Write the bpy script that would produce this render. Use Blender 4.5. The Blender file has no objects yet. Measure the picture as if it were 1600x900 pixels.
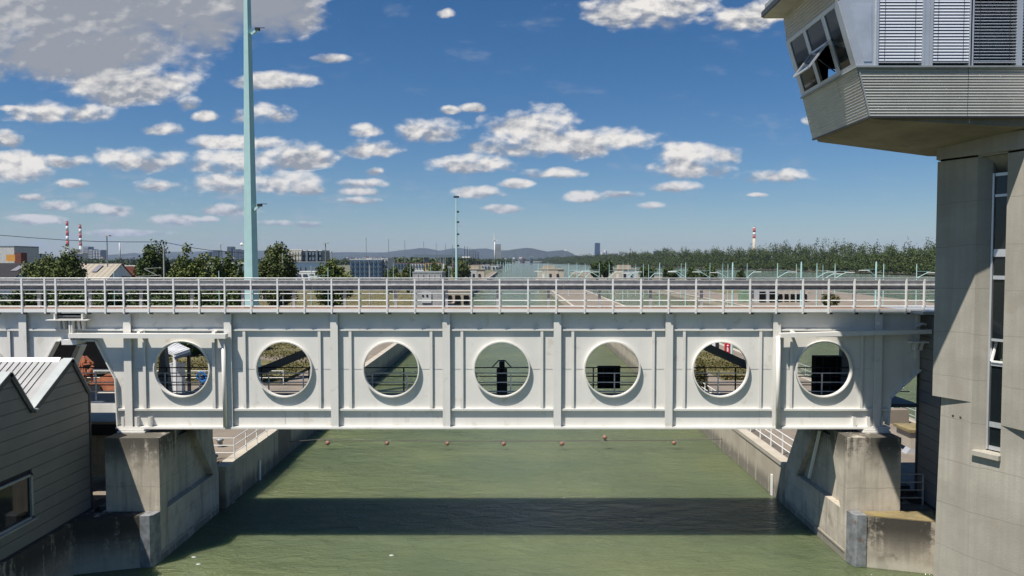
import bpy, bmesh, math, random
import numpy as np
from math import radians, sin, cos, pi, atan2, sqrt
from mathutils import Vector, Matrix
random.seed(7); RNG = np.random.default_rng(7)
S = bpy.context.scene; COL = S.collection
# ------------------------------------------------------------------ camera
H = 10.64; F = 1100.0; PITCH = math.atan(42/F)
cam = bpy.data.objects.new('camera', bpy.data.cameras.new('camera')); COL.objects.link(cam)
cam.location = (0, 0, H); cam.rotation_euler = (pi/2 - PITCH, 0, 0)
cam.data.lens = F/1600*36; cam.data.sensor_width = 36; cam.data.clip_start = .1; cam.data.clip_end = 40000
S.camera = cam
def ray(px, py):
    u = (px-800)/F; v = (450-py)/F
    return (u, cos(PITCH)+v*sin(PITCH), -sin(PITCH)+v*cos(PITCH))
def at(px, py, Y):            # world point seen at that picture position, at distance Y
    d = ray(px, py); t = Y/d[1]; return (d[0]*t, Y, H+d[2]*t)
def onz(px, py, z):
    d = ray(px, py); t = (z-H)/d[2]; return (d[0]*t, d[1]*t, z)
# ------------------------------------------------------------------ light
SUN = Vector((.41, .36, -1)).normalized()
sun = bpy.data.objects.new('sun', bpy.data.lights.new('sun', 'SUN')); COL.objects.link(sun)
sun.data.energy = 5.0; sun.data.angle = radians(.5); sun.data.color = (1, .945, .87)
sun.rotation_euler = SUN.to_track_quat('-Z', 'Y').to_euler()
S.view_settings.view_transform = 'Standard'; S.view_settings.look = 'None'; S.view_settings.gamma = 1
S.view_settings.exposure = .48
S.cycles.max_bounces = 6; S.cycles.diffuse_bounces = 2; S.cycles.glossy_bounces = 3; S.cycles.transmission_bounces = 3
S.cycles.volume_bounces = 0; S.cycles.transparent_max_bounces = 6
# ------------------------------------------------------------------ node helper
class NT:
    def __init__(s, nt): s.nt = nt; nt.nodes.clear()
    def n(s, t, **k):
        nd = s.nt.nodes.new(t)
        for a, b in k.items(): setattr(nd, a, b)
        return nd
    def l(s, a, b): s.nt.links.new(a, b)
    def put(s, sock, v):
        if isinstance(v, bpy.types.NodeSocket): s.l(v, sock)
        elif v is not None:
            try: sock.default_value = v
            except Exception: sock.default_value = (*v, 1)
    def m(s, op, a, b=None, c=None, clamp=False):
        nd = s.n('ShaderNodeMath', operation=op); nd.use_clamp = clamp
        s.put(nd.inputs[0], a); s.put(nd.inputs[1], b); s.put(nd.inputs[2], c); return nd.outputs[0]
    def vm(s, op, a, b=None, out=0):
        nd = s.n('ShaderNodeVectorMath', operation=op); s.put(nd.inputs[0], a); s.put(nd.inputs[1], b); return nd.outputs[out]
    def mix(s, f, a, b, blend='MIX'):
        nd = s.n('ShaderNodeMix', data_type='RGBA', blend_type=blend)
        s.put(nd.inputs[0], f); s.put(nd.inputs[6], a if not isinstance(a, tuple) or len(a) == 4 else (*a, 1)); s.put(nd.inputs[7], b if not isinstance(b, tuple) or len(b) == 4 else (*b, 1)); return nd.outputs[2]
    def ss(s, v, a, b, c=0., d=1.):
        nd = s.n('ShaderNodeMapRange', interpolation_type='SMOOTHSTEP'); s.put(nd.inputs[0], v)
        for i, q in enumerate((a, b, c, d)): nd.inputs[1+i].default_value = q
        return nd.outputs[0]
    def noise(s, vec, scale, detail=4, rough=.55, dist=0, col=False):
        nd = s.n('ShaderNodeTexNoise'); s.put(nd.inputs['Vector'], vec); nd.inputs['Scale'].default_value = scale
        nd.inputs['Detail'].default_value = detail; nd.inputs['Roughness'].default_value = rough; nd.inputs['Distortion'].default_value = dist
        return nd.outputs['Color' if col else 'Fac']
# ------------------------------------------------------------------ sky
W = bpy.data.worlds.new('World'); S.world = W; W.use_nodes = True; W.cycles.sampling_method = 'MANUAL'; W.cycles.sample_map_resolution = 512
def build_sky():
    t = NT(W.node_tree)
    sky = t.n('ShaderNodeTexSky', sky_type='NISHITA'); sky.sun_disc = False
    sky.sun_elevation = math.asin(-SUN.z); sky.sun_rotation = atan2(-SUN.x, -SUN.y)
    sky.altitude = 0; sky.air_density = 1.0; sky.dust_density = .3; sky.ozone_density = 3.0
    hs = t.n('ShaderNodeHueSaturation'); hs.inputs['Saturation'].default_value = 1.22; t.l(t.mix(1., sky.outputs[0], (.88, .97, 1.08, 1), 'MULTIPLY'), hs.inputs['Color'])
    bg = t.n('ShaderNodeBackground'); t.l(hs.outputs[0], bg.inputs[0]); bg.inputs[1].default_value = .054
    d = t.n('ShaderNodeTexCoord').outputs['Generated']
    sp = t.n('ShaderNodeSeparateXYZ'); t.l(d, sp.inputs[0]); x, y, z = sp.outputs
    yy = t.m('MAXIMUM', y, .05); u = t.m('DIVIDE', x, yy); v = t.m('DIVIDE', z, yy)
    cx = t.n('ShaderNodeCombineXYZ'); t.l(u, cx.inputs[0]); t.l(v, cx.inputs[1]); uv = cx.outputs[0]
    st = t.vm('MULTIPLY', uv, (1, 1.7, 1))
    def billow(off):
        sv = t.vm('ADD', st, off) if off else st
        nz = t.noise(sv, 15, 8, .59, .15)
        wv = t.vm('ADD', sv, t.vm('MULTIPLY', t.noise(sv, 34, 3, .55, 0, True), (.012, .012, 0)))
        vo = t.n('ShaderNodeTexVoronoi', feature='SMOOTH_F1', voronoi_dimensions='2D'); vo.inputs['Scale'].default_value = 42; vo.inputs['Smoothness'].default_value = .45; t.l(wv, vo.inputs['Vector'])
        return t.m('ADD', t.m('MULTIPLY', nz, .95), t.m('MULTIPLY', t.m('SUBTRACT', .48, vo.outputs['Distance']), .13))
    n1 = t.m('ADD', billow(None), .02); n1b = t.m('ADD', billow((.004, -.012, 0)), .02)
    nw = t.noise(t.vm('MULTIPLY', uv, (1, 2.6, 1)), 9, 6, .6)
    # cumulus bank: direction, radii (in units of distance) of each puff
    B = [(60,-5,360,120,0),(270,-15,190,110,0),(410,-5,105,75,0),(110,85,170,58,0),(205,138,100,34,0),(-60,60,140,80,0),
     (88,178,80,18,.1),(12,218,24,16,.1),(28,266,50,27,0),(105,253,40,12,.1),(225,253,75,20,.1),(244,291,34,11,0),(110,288,24,8,0),
     (95,322,30,11,.1),(50,309,24,7,0),(253,203,34,13,0),(297,162,22,13,.1),(325,182,22,11,.1),(380,225,80,14,-.5),(465,246,62,22,.1),
     (370,256,72,24,-.1),(575,235,46,17,.1),(405,290,110,20,-.1),(350,285,46,16,.1),(478,296,32,11,0),(562,288,45,9,-.4),(560,300,32,9,.1),
     (560,314,32,7,.1),(355,329,40,11,.1),(672,206,54,22,.1),(572,206,26,13,-.2),(703,173,17,7,.1),(740,169,21,8,.1),(832,198,72,29,.15),
     (870,226,130,27,0),(965,222,50,18,.1),(740,259,58,16,0),(750,302,38,11,0),(805,288,26,9,0),(860,272,42,11,-.4),(785,327,32,8,0),
     (1085,245,62,20,.1),(1075,264,60,19,0),(1063,293,40,10,.1),(915,309,32,11,.1),(965,304,34,7,-.2),(1017,322,21,7,.1),(1210,276,50,13,0),
     (1005,18,86,36,.2),(1050,5,60,30,.2),(1150,32,62,22,.15),(1200,20,60,20,.1),(485,351,22,7,0),(1183,305,15,4,0),(410,180,50,18,-.6),(325,344,18,6,.1),(150,330,60,10,-.4),
     (515,92,30,10,-.6),(430,128,60,16,-.5),(1262,190,12,9,-.3),(697,22,16,9,-.2),(585,268,14,8,-.2),(20,170,30,6,-.5),(720,352,16,4,-.3),(270,345,40,9,-.2),(60,345,60,9,-.3),(200,365,80,7,-.4),(420,350,40,6,-.4),
     (-190,210,150,40,0),(-350,300,120,24,0),(1790,260,110,26,0),(1950,130,160,50,0),(-420,60,200,70,-.4),(1900,330,90,14,0)]
    # puffs that do not overlap sideways share one lookup curve: (shape, height of centre, thickness) along the horizon
    UM = .95; rows = []
    for q in sorted(B, key=lambda q: -q[2]*q[3]):
        for r in rows:
            if all(abs(q[0]-p[0]) > 1.62*(q[2]+p[2])+16 for p in r): r.append(q); break
        else: rows.append([q])
    U = t.m('MULTIPLY_ADD', u, .5/UM, .5); M = SW = ST = None
    uc3 = t.n('ShaderNodeCombineXYZ'); [t.l(U, uc3.inputs[k]) for k in range(3)]
    for r in rows:
        cn = t.n('ShaderNodeRGBCurve'); t.l(uc3.outputs[0], cn.inputs[1]); cm_ = cn.mapping; r.sort(); D = []
        for (px, py, rx, ry, tone) in r:
            d = ray(px, py); D.append((d[0]/d[1], d[2]/d[1], rx/F, ry/F, 1+min(0, tone)*.35))
        X_ = set()
        for (uc, vc, ru, rv, am) in D: X_ |= {round(uc+ru*f, 4) for f in (-1.75, -1.45, -1.2, -1, -.8, -.6, -.4, -.2, 0, .2, .4, .6, .8, 1, 1.2, 1.45, 1.75)}
        pp = [[], [], []]; last = -9
        for x_ in sorted(X_):
            xx_ = .5+x_*.5/UM
            if not (0 < xx_ < 1) or xx_-last < .0015: continue
            last = xx_; n_ = min(D, key=lambda q: abs(x_-q[0])/q[2]); tt = (x_-n_[0])/n_[2]
            pp[0].append((xx_, max(0, (n_[4]-tt*tt)+2)/3)); pp[1].append((xx_, n_[1]/.5)); pp[2].append((xx_, n_[3]/.12))
        for k in range(3):
            c_ = cm_.curves[k]; q_ = pp[k]; c_.points[0].location = (0, 0 if k == 0 else q_[0][1]); c_.points[1].location = (1, 0 if k == 0 else q_[-1][1])
            for (x_, y_) in q_: c_.points.new(x_, min(1, max(0, y_)))
            for p_ in c_.points: p_.handle_type = 'VECTOR'
        cm_.update()
        s3 = t.n('ShaderNodeSeparateXYZ'); t.l(cn.outputs[0], s3.inputs[0])
        A = t.m('MULTIPLY_ADD', s3.outputs[0], 3, -2); qv = t.m('DIVIDE', t.m('SUBTRACT', v, t.m('MULTIPLY', s3.outputs[1], .5)), t.m('MAXIMUM', t.m('MULTIPLY', s3.outputs[2], .12), .003))
        qq = t.m('MAXIMUM', qv, t.m('MULTIPLY', qv, -1.35))
        a = t.m('SUBTRACT', A, t.m('MULTIPLY', qq, qq)); w = t.m('MAXIMUM', t.m('ADD', a, .5), 0); wt = t.m('MULTIPLY', w, t.m('MINIMUM', qv, 1.2))
        if M is None: M, SW, ST = a, w, wt
        else: M = t.m('MAXIMUM', M, a); SW = t.m('ADD', SW, w); ST = t.m('ADD', ST, wt)
    print('cloud rows', len(rows))
    tone = t.m('DIVIDE', ST, t.m('ADD', SW, .001))
    # the rest of the heaven: scattered fair weather cloud on a flat layer
    zz = t.m('MAXIMUM', z, .03); lay = t.n('ShaderNodeCombineXYZ'); t.l(t.m('DIVIDE', x, zz), lay.inputs[0]); t.l(t.m('DIVIDE', y, zz), lay.inputs[1])
    nl = t.noise(lay.outputs[0], .55, 6, .58)
    front = t.ss(y, .05, .25)
    lo = t.m('MULTIPLY', t.ss(z, .0, .03), t.ss(nl, .64, .78))
    layer = t.m('MULTIPLY', lo, t.m('SUBTRACT', 1, front))
    wisp = t.m('MULTIPLY', t.m('MULTIPLY', t.ss(nw, .56, .8), .35), front)
    nlow = t.noise(t.vm('MULTIPLY', uv, (1, 3.2, 1)), 22, 5, .55)
    low = t.m('MULTIPLY', t.m('MULTIPLY', t.ss(nlow, .50, .70), t.m('MULTIPLY', t.ss(v, .0, .03), t.ss(v, .15, .07))), t.m('MULTIPLY', t.ss(u, .15, -.5, .12, .62), front))
    big = t.m('MULTIPLY', t.ss(u, -.18, -.36), t.ss(v, .22, .30))         # the broad cloud overhead is seen from below
    nn_ = t.m('MULTIPLY', t.m('SUBTRACT', n1, .5), t.m('MULTIPLY_ADD', big, -2.2, 5.0))
    den = t.m('MULTIPLY', t.ss(t.m('ADD', t.m('ADD', M, nn_), t.m('MULTIPLY', big, .2)), -.5, .9), front)
    rel = t.m('MULTIPLY', t.m('SUBTRACT', n1b, n1), t.m('MULTIPLY_ADD', big, 3.2, -5.2))
    br = t.m('ADD', t.m('ADD', t.m('MULTIPLY', tone, .8), .52), rel); br = t.m('SUBTRACT', br, t.m('MULTIPLY', big, t.m('MULTIPLY', t.ss(M, -.25, 1.1, 0., .85), t.ss(t.noise(st, 4.5, 5, .55), .34, .60, .25, .95))), clamp=True)
    ccol = t.mix(br, (.30, .325, .37), (.84, .81, .77))
    tot = t.m('MAXIMUM', t.m('MAXIMUM', den, layer), t.m('MAXIMUM', wisp, low), clamp=True)
    ccol2 = t.mix(t.m('DIVIDE', den, t.m('ADD', tot, .001), clamp=True), (.42, .46, .52), ccol)
    ccol3 = t.mix(t.ss(v, .0, .15, .6, 0.), ccol2, (.30, .38, .50))       # low clouds are seen through more air
    b2 = t.n('ShaderNodeBackground'); t.l(ccol3, b2.inputs[0]); b2.inputs[1].default_value = .74
    ms = t.n('ShaderNodeMixShader'); t.l(tot, ms.inputs[0]); t.l(bg.outputs[0], ms.inputs[1]); t.l(b2.outputs[0], ms.inputs[2])
    o = t.n('ShaderNodeOutputWorld'); t.l(ms.outputs[0], o.inputs[0])
build_sky()
# ------------------------------------------------------------------ materials
def mat(name, col, rough=.6, metal=0, var=.12, vscale=1.5, streak=0, sscale=3, dirt=None, bump=0, bscale=30, spots=None, joints=None, stain=None, fine=0, spec=.5):
    m = bpy.data.materials.new(name); m.use_nodes = True; t = NT(m.node_tree)
    b = t.n('ShaderNodeBsdfPrincipled'); o = t.n('ShaderNodeOutputMaterial'); t.l(b.outputs[0], o.inputs[0])
    pos = t.n('ShaderNodeNewGeometry').outputs['Position']
    c = t.mix(t.ss(t.noise(pos, vscale, 6, .6), .3, .7), tuple(v*(1-var) for v in col), tuple(min(1, v*(1+var)) for v in col))
    sv = t.vm('MULTIPLY', pos, (1, 1, .07))
    if streak:
        c = t.mix(t.m('MULTIPLY', t.ss(t.noise(sv, sscale, 5, .65), .48, .75), streak), c, dirt or tuple(v*.45 for v in col))
    if fine:
        c = t.mix(t.m('MULTIPLY', t.ss(t.noise(pos, 38, 3, .7), .35, .7), fine), c, tuple(v*.55 for v in col))
    if spots:
        c = t.mix(t.m('MULTIPLY', t.ss(t.noise(pos, spots[0], 3, .5), .62, .72), spots[2]), c, spots[1])
    h = t.noise(pos, bscale, 5, .6)
    if joints:                                 # pour lines of cast concrete
        s3 = t.n('ShaderNodeSeparateXYZ'); t.l(pos, s3.inputs[0])
        wob = t.m('MULTIPLY', t.noise(t.vm('MULTIPLY', pos, (.3, .3, .6)), 1.2, 3), .5)
        fr = t.m('FRACT', t.m('DIVIDE', t.m('ADD', s3.outputs[2], wob), joints[0]))
        ln = t.ss(t.m('ABSOLUTE', t.m('SUBTRACT', fr, .5)), .488, .496)
        fl = t.m('FLOOR', t.m('DIVIDE', t.m('ADD', s3.outputs[2], wob), joints[0])); wn = t.n('ShaderNodeTexWhiteNoise', noise_dimensions='1D'); t.l(t.m('FLOOR', t.m('ADD', t.m('DIVIDE', t.m('ADD', s3.outputs[2], wob), joints[0]), .5)), wn.inputs['W'])
        c = t.mix(t.m('MULTIPLY', wn.outputs[0], .22), c, tuple(v*.7 for v in col))
        hv = t.m('FRACT', t.m('DIVIDE', t.m('ADD', s3.outputs[0], s3.outputs[1]), joints[1]))
        lh = t.ss(t.m('ABSOLUTE', t.m('SUBTRACT', hv, .5)), .493, .497)
        c = t.mix(t.m('MULTIPLY', t.m('MAXIMUM', ln, t.m('MULTIPLY', lh, .5)), .42), c, tuple(v*.35 for v in col))
        bd = t.noise(t.vm('MULTIPLY', pos, (1, 1, .03)), 9, 2, .5)
        c = t.mix(t.m('MULTIPLY', t.ss(bd, .4, .65), .25), c, tuple(v*.72 for v in col))
    if stain:                                  # damp growth: (z0, z1, colour, strength), strongest at z1
        for (z0, z1, sc, ss_) in stain:
            s3 = t.n('ShaderNodeSeparateXYZ'); t.l(pos, s3.inputs[0])
            k = t.ss(s3.outputs[2], z0, z1)
            nn = t.m('ADD', t.m('MULTIPLY', t.noise(sv, 2.2, 5, .6), .75), t.m('MULTIPLY', t.noise(pos, 6, 5, .7), .35))
            k = t.m('MULTIPLY', k, t.ss(t.m('ADD', nn, t.m('MULTIPLY', k, .10)), .50, .64))
            c = t.mix(t.m('MULTIPLY', k, ss_), c, sc)
    t.l(c, b.inputs['Base Color'])
    t.put(b.inputs['Roughness'], t.ss(h, .3, .7, max(.02, rough-.08), min(1, rough+.08))); b.inputs['Metallic'].default_value = metal
    b.inputs['Specular IOR Level'].default_value = spec
    if bump:
        bp = t.n('ShaderNodeBump'); bp.inputs['Strength'].default_value = bump; bp.inputs['Distance'].default_value = .02; t.l(h, bp.inputs['Height']); t.l(bp.outputs[0], b.inputs['Normal'])
    return m
def foliage(name, c1, c2):
    m = bpy.data.materials.new(name); m.use_nodes = True; t = NT(m.node_tree)
    b = t.n('ShaderNodeBsdfPrincipled'); o = t.n('ShaderNodeOutputMaterial'); t.l(b.outputs[0], o.inputs[0])
    pos = t.n('ShaderNodeNewGeometry'); f = t.noise(pos.outputs['Position'], .25, 5, .6)
    r = t.m('ADD', t.m('MULTIPLY', pos.outputs['Random Per Island'], .5), t.m('MULTIPLY', t.ss(f, .3, .7), .5))
    t.l(t.mix(r, c1, c2), b.inputs['Base Color']); b.inputs['Roughness'].default_value = .65
    b.inputs['Specular IOR Level'].default_value = .25
    return m
def glass(name, col=(.01, .014, .016), rough=.04):
    m = bpy.data.materials.new(name); m.use_nodes = True; b = m.node_tree.nodes['Principled BSDF']
    b.inputs['Base Color'].default_value = (*col, 1); b.inputs['Roughness'].default_value = rough; b.inputs['Specular IOR Level'].default_value = .5
    return m
WHITE = mat('white_paint', (.735, .715, .66), .42, var=.04, vscale=.8, streak=.25, dirt=(.47, .44, .37), sscale=2.2, bump=.05, bscale=3, spots=(2.6, (.45, .36, .26), .28))
RAILW = mat('rail_paint', (.78, .78, .75), .4, var=.04, streak=.12, dirt=(.5, .42, .34))
BARR = mat('barrier_zinc', (.36, .365, .37), .6, .1, var=.2, vscale=5, fine=.5)
GALV = mat('galvanised_steel', (.45, .46, .47), .45, .35, var=.15, vscale=8, fine=.25)
GALVR = mat('galvanised_rail', (.55, .56, .57), .42, .4, var=.12, vscale=8)
DARKR = mat('dark_rail_steel', (.022, .025, .03), .6, var=.1, spec=.25)
FLOORB = mat('walkway_floor_blue', (.05, .062, .08), .6, var=.15)
BRACE = mat('brace_blue_grey', (.13, .15, .165), .55, var=.08)
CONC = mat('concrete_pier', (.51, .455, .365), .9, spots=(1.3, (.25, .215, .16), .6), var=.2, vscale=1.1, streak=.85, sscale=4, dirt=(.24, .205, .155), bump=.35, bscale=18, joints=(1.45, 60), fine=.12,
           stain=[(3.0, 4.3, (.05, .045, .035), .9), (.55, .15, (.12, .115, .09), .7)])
CONCF = mat('concrete_foot', (.42, .37, .29), .92, spots=(1.6, (.13, .115, .09), .7), var=.22, vscale=.9, streak=.45, dirt=(.16, .14, .11), bump=.4, bscale=18, joints=(1.3, 60), fine=.2,
           stain=[(.1, 1.5, (.03, .027, .022), .95), (.5, .1, (.5, .47, .38), .5)])
CONCT = mat('concrete_tower', (.345, .322, .268), .9, var=.14, vscale=.7, sscale=2.2, streak=.5, dirt=(.24, .21, .165), bump=.3, bscale=22, joints=(1.26, 200), fine=.2, spots=(.8, (.29, .255, .20), .6))
CONCW = mat('concrete_lock_wall', (.43, .375, .29), .92, var=.14, vscale=.7, streak=.4, dirt=(.2, .17, .12), bump=.4, bscale=14, joints=(4.4, 6.2), fine=.2,
           stain=[(1.0, .35, (.13, .12, .095), .8)])
COPE = mat('coping_concrete', (.42, .375, .30), .9, var=.1, fine=.2)
MOSS = mat('mossy_concrete', (.23, .18, .085), .95, var=.25, vscale=3, fine=.45, bump=.4, spots=(2.5, (.25, .19, .04), .8))
QUAY = mat('quay_gravel_concrete', (.215, .178, .138), .95, var=.2, vscale=.5, fine=.6, bump=.5, bscale=40, streak=.25, sscale=.8)
SLAB = mat('light_paving', (.42, .37, .30), .9, var=.12, fine=.2)
GRASSY = mat('dry_grass_ground', (.13, .115, .045), 1, var=.35, vscale=.8, fine=.6, spots=(1.2, (.2, .15, .08), .7), bump=.6, bscale=8)
EARTH = mat('far_ground', (.12, .12, .07), 1, var=.3, vscale=.02, fine=.2)
CLAD = mat('grey_cladding', (.165, .165, .15), .6, .0, var=.06, streak=.12)
CLADB = mat('blue_grey_cladding', (.125, .135, .14), .55, .0, var=.06, streak=.12)
DTRIM = mat('dark_trim', (.035, .04, .045), .5)
ROOFM = mat('sheet_roof_metal', (.29, .29, .285), .6, .2, var=.12, streak=.35, spots=(3, (.25, .22, .18), .3))
ZINC = mat('zinc_flashing', (.30, .325, .32), .5, .3, var=.1)
ALU = mat('aluminium', (.60, .61, .62), .38, .55, var=.05)
CORR = mat('corrugated_metal', (.55, .54, .50), .4, .5, var=.06, streak=.25, sscale=1.2, dirt=(.38, .33, .27))
BLIND = mat('blind_metal', (.56, .60, .66), .5, .0, var=.04)
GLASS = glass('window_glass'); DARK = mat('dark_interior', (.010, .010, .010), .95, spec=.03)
MINT = mat('mint_paint', (.43, .64, .62), .4, var=.04, streak=.1)
STEEL = mat('armour_steel', (.26, .27, .28), .55, .4, var=.3, vscale=4, spots=(5, (.22, .12, .06), .6))
ORANGE = mat('orange_paint', (.40, .14, .065), .6, var=.2, vscale=3)
RED = mat('red_plastic', (.55, .015, .04), .35); BLUE = mat('blue_plastic', (.03, .17, .45), .4); YEL = mat('yellow_rubber', (.5, .42, .03), .5)
BUOY = mat('buoy_plastic', (.26, .13, .085), .6, var=.3, vscale=9); CABLE = mat('cable_steel', (.10, .09, .08), .6)
BARK = mat('bark', (.10, .075, .05), .9, var=.3, vscale=5)
POLE = mat('galvanised_pole', (.22, .24, .26), .5, .2); CONP = mat('concrete_mast', (.34, .34, .33), .85)
LEAF1 = foliage('leaf_olive', (.04, .065, .014), (.12, .14, .04)); LEAF2 = foliage('leaf_dark', (.02, .045, .010), (.085, .115, .03))
LEAF3 = foliage('leaf_bright', (.05, .08, .014), (.14, .165, .04)); LEAFF = foliage('leaf_forest', (.018, .036, .008), (.082, .108, .022))
GRASSL = foliage('grass_blades', (.06, .07, .018), (.15, .12, .045))
HILL = mat('hill_forest', (.024, .038, .030), 1, var=.3, vscale=.004, spots=(.0016, (.08, .08, .055), .5))
# ------------------------------------------------------------------ builders
def props(o, label=None, cat=None, group=None, kind=None):
    for k, v in (('label', label), ('category', cat), ('group', group), ('kind', kind)):
        if v: o[k] = v
    return o
def thing(name, label, cat, loc=(0, 0, 0), group=None):
    o = bpy.data.objects.new(name, None); o.location = loc; o.empty_display_size = .2; COL.objects.link(o); return props(o, label, cat, group)
def wl(o):
    v = Vector((0, 0, 0))
    while o: v += o.location; o = o.parent
    return v
class MB:
    def __init__(s): s.v = []; s.f = []
    def add(s, vs, fs):
        n = len(s.v); s.v += [tuple(p) for p in vs]; s.f += [tuple(i+n for i in f) for f in fs]; return s
    def box(s, x0, x1, y0, y1, z0, z1):
        x0, x1 = sorted((x0, x1)); y0, y1 = sorted((y0, y1)); z0, z1 = sorted((z0, z1))
        return s.add([(x, y, z) for x in (x0, x1) for y in (y0, y1) for z in (z0, z1)],
                     [(0, 1, 3, 2), (4, 6, 7, 5), (0, 4, 5, 1), (2, 3, 7, 6), (0, 2, 6, 4), (1, 5, 7, 3)])
    def prism(s, poly, a0, a1, axis='y'):      # polygon in the other two axes, extruded along axis
        m = {'y': lambda p, a: (p[0], a, p[1]), 'x': lambda p, a: (a, p[0], p[1]), 'z': lambda p, a: (p[0], p[1], a)}[axis]
        n = len(poly); vs = [m(p, a0) for p in poly]+[m(p, a1) for p in poly]
        return s.add(vs, [tuple(range(n)), tuple(range(2*n-1, n-1, -1))]+[(i, i+n, (i+1) % n+n, (i+1) % n) for i in range(n)])
    def tube(s, pts, r, n=8, r1=None):
        pts = [Vector(p) for p in pts]; base = len(s.v); K = len(pts); rr = [r+((r1 if r1 is not None else r)-r)*i/(K-1) for i in range(K)]
        for i, p in enumerate(pts):
            d = (pts[min(i+1, K-1)]-pts[max(i-1, 0)]).normalized(); up = Vector((0, 0, 1)) if abs(d.z) < .9 else Vector((0, 1, 0))
            a = d.cross(up).normalized(); b = d.cross(a)
            for k in range(n):
                w = 2*pi*(k+.5)/n; s.v.append(tuple(p+a*(rr[i]*cos(w))+b*(rr[i]*sin(w))))
        for i in range(K-1):
            for k in range(n):
                s.f.append((base+i*n+k, base+i*n+(k+1) % n, base+(i+1)*n+(k+1) % n, base+(i+1)*n+k))
        s.f.append(tuple(base+k for k in range(n))[::-1]); s.f.append(tuple(base+(K-1)*n+k for k in range(n))); return s
    def bar(s, p, q, w, h=None):                # square section bar
        return s.tube([p, q], (w)*.7071, 4)
    def sheet(s, p): return s.add(p, [tuple(range(len(p)))])
    def ball(s, c, r, n=8, sz=1):
        base = len(s.v); rows = n//2+1
        for i in range(rows):
            a = pi*i/(rows-1)
            for k in range(n): s.v.append((c[0]+r*sin(a)*cos(2*pi*k/n), c[1]+r*sin(a)*sin(2*pi*k/n), c[2]+r*sz*cos(a)))
        for i in range(rows-1):
            for k in range(n): s.f.append((base+i*n+k, base+i*n+(k+1) % n, base+(i+1)*n+(k+1) % n, base+(i+1)*n+k))
        return s
    def build(s, name, m, parent=None, smooth=False, kind=None, label=None):
        me = bpy.data.meshes.new(name); o = bpy.data.objects.new(name, me); COL.objects.link(o); off = Vector((0, 0, 0))
        if parent: off = wl(parent); o.parent = parent
        me.from_pydata([(p[0]-off.x, p[1]-off.y, p[2]-off.z) for p in s.v], [], s.f)
        bm = bmesh.new(); bm.from_mesh(me); bmesh.ops.recalc_face_normals(bm, faces=bm.faces); bm.to_mesh(me); bm.free()
        me.materials.append(m)
        if smooth: me.polygons.foreach_set('use_smooth', [True]*len(me.polygons))
        return props(o, label, None, None, kind)
def share(o, parent, loc=None):
    c = o.copy(); c.parent = parent; COL.objects.link(c)
    if loc is not None: c.location = loc
    return c
def copy_tree(root, loc, label=None, rotz=0, scale=None):
    r = root.copy(); COL.objects.link(r); r.location = loc; r.rotation_euler = (0, 0, rotz)
    if scale: r.scale = scale if hasattr(scale, '__len__') else (scale,)*3
    if label: r['label'] = label
    for ch in list(root.children):
        c = ch.copy(); COL.objects.link(c); c.parent = r
        for g in list(ch.children):
            d = g.copy(); COL.objects.link(d); d.parent = c
    return r
def box(x0, x1, y0, y1, z0, z1): return MB().box(x0, x1, y0, y1, z0, z1)
def structure(name, mb, m): return mb.build(name, m, kind='structure')
# ================================================================== SETTING: water and ground
def water_mat():
    m = bpy.data.materials.new('canal_water'); m.use_nodes = True; t = NT(m.node_tree)
    b = t.n('ShaderNodeBsdfPrincipled'); o = t.n('ShaderNodeOutputMaterial'); t.l(b.outputs[0], o.inputs[0])
    pos = t.n('ShaderNodeNewGeometry').outputs['Position']
    c = t.mix(t.ss(t.noise(t.vm('MULTIPLY', pos, (.6, 1, 1)), .12, 5, .6), .35, .65), (.092, .120, .060), (.124, .148, .068))
    t.l(c, b.inputs['Base Color']); b.inputs['Roughness'].default_value = .09; b.inputs['IOR'].default_value = 1.33; b.subsurface_method = 'BURLEY'; b.inputs['Subsurface Weight'].default_value = .75; b.inputs['Subsurface Radius'].default_value = (.7, 1., .8); b.inputs['Subsurface Scale'].default_value = .9
    w1 = t.noise(t.vm('MULTIPLY', pos, (.7, 1.5, 1)), 1.3, 6, .62, .6); w2 = t.m('MULTIPLY', t.noise(t.vm('MULTIPLY', pos, (.5, 1, 1)), .35, 3, .5), t.ss(t.noise(pos, .09, 3, .5), .35, .6, .6, 1.6))
    w3 = t.noise(t.vm('MULTIPLY', pos, (.8, 1.6, 1)), 7, 3, .6, .4)
    h = t.m('ADD', t.m('ADD', t.m('MULTIPLY', w1, 1.), t.m('MULTIPLY', w2, 1.6)), t.m('MULTIPLY', w3, .3))
    bp = t.n('ShaderNodeBump'); bp.inputs['Strength'].default_value = 1; bp.inputs['Distance'].default_value = .30; t.l(h, bp.inputs['Height']); t.l(bp.outputs[0], b.inputs['Normal'])
    return m
WATER = water_mat()
structure('water', MB().sheet([(-60, 5, 0), (1500, 5, 0), (1500, 6600, 0), (-60, 6600, 0)]), WATER)
Q = 1.8                                         # level of the quays
WL = 12.3; WX = 11.85                                       # half width of the chamber
# ground sheet reaching the horizon (a little below the quay paving)
structure('ground', MB().sheet([(-6000, 24.9, Q-.3), (-16, 24.9, Q-.3), (-16, 620, Q-.3), (-30, 1200, Q-.3), (-16, 2200, Q-.3), (-200, 4000, Q-.3), (-400, 12000, Q-.3), (-9000, 12000, Q-.3)])
    .sheet([(230, 1500, .6), (2500, 1500, .6), (12000, 12000, .6), (-400, 12000, .6), (60, 5400, .6), (205, 2500, .6)])
    .sheet([(310, 300, .5), (3000, 300, .5), (2500, 1500, .5), (230, 1500, .5), (262, 1000, .5), (300, 600, .5)]), EARTH)
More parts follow.
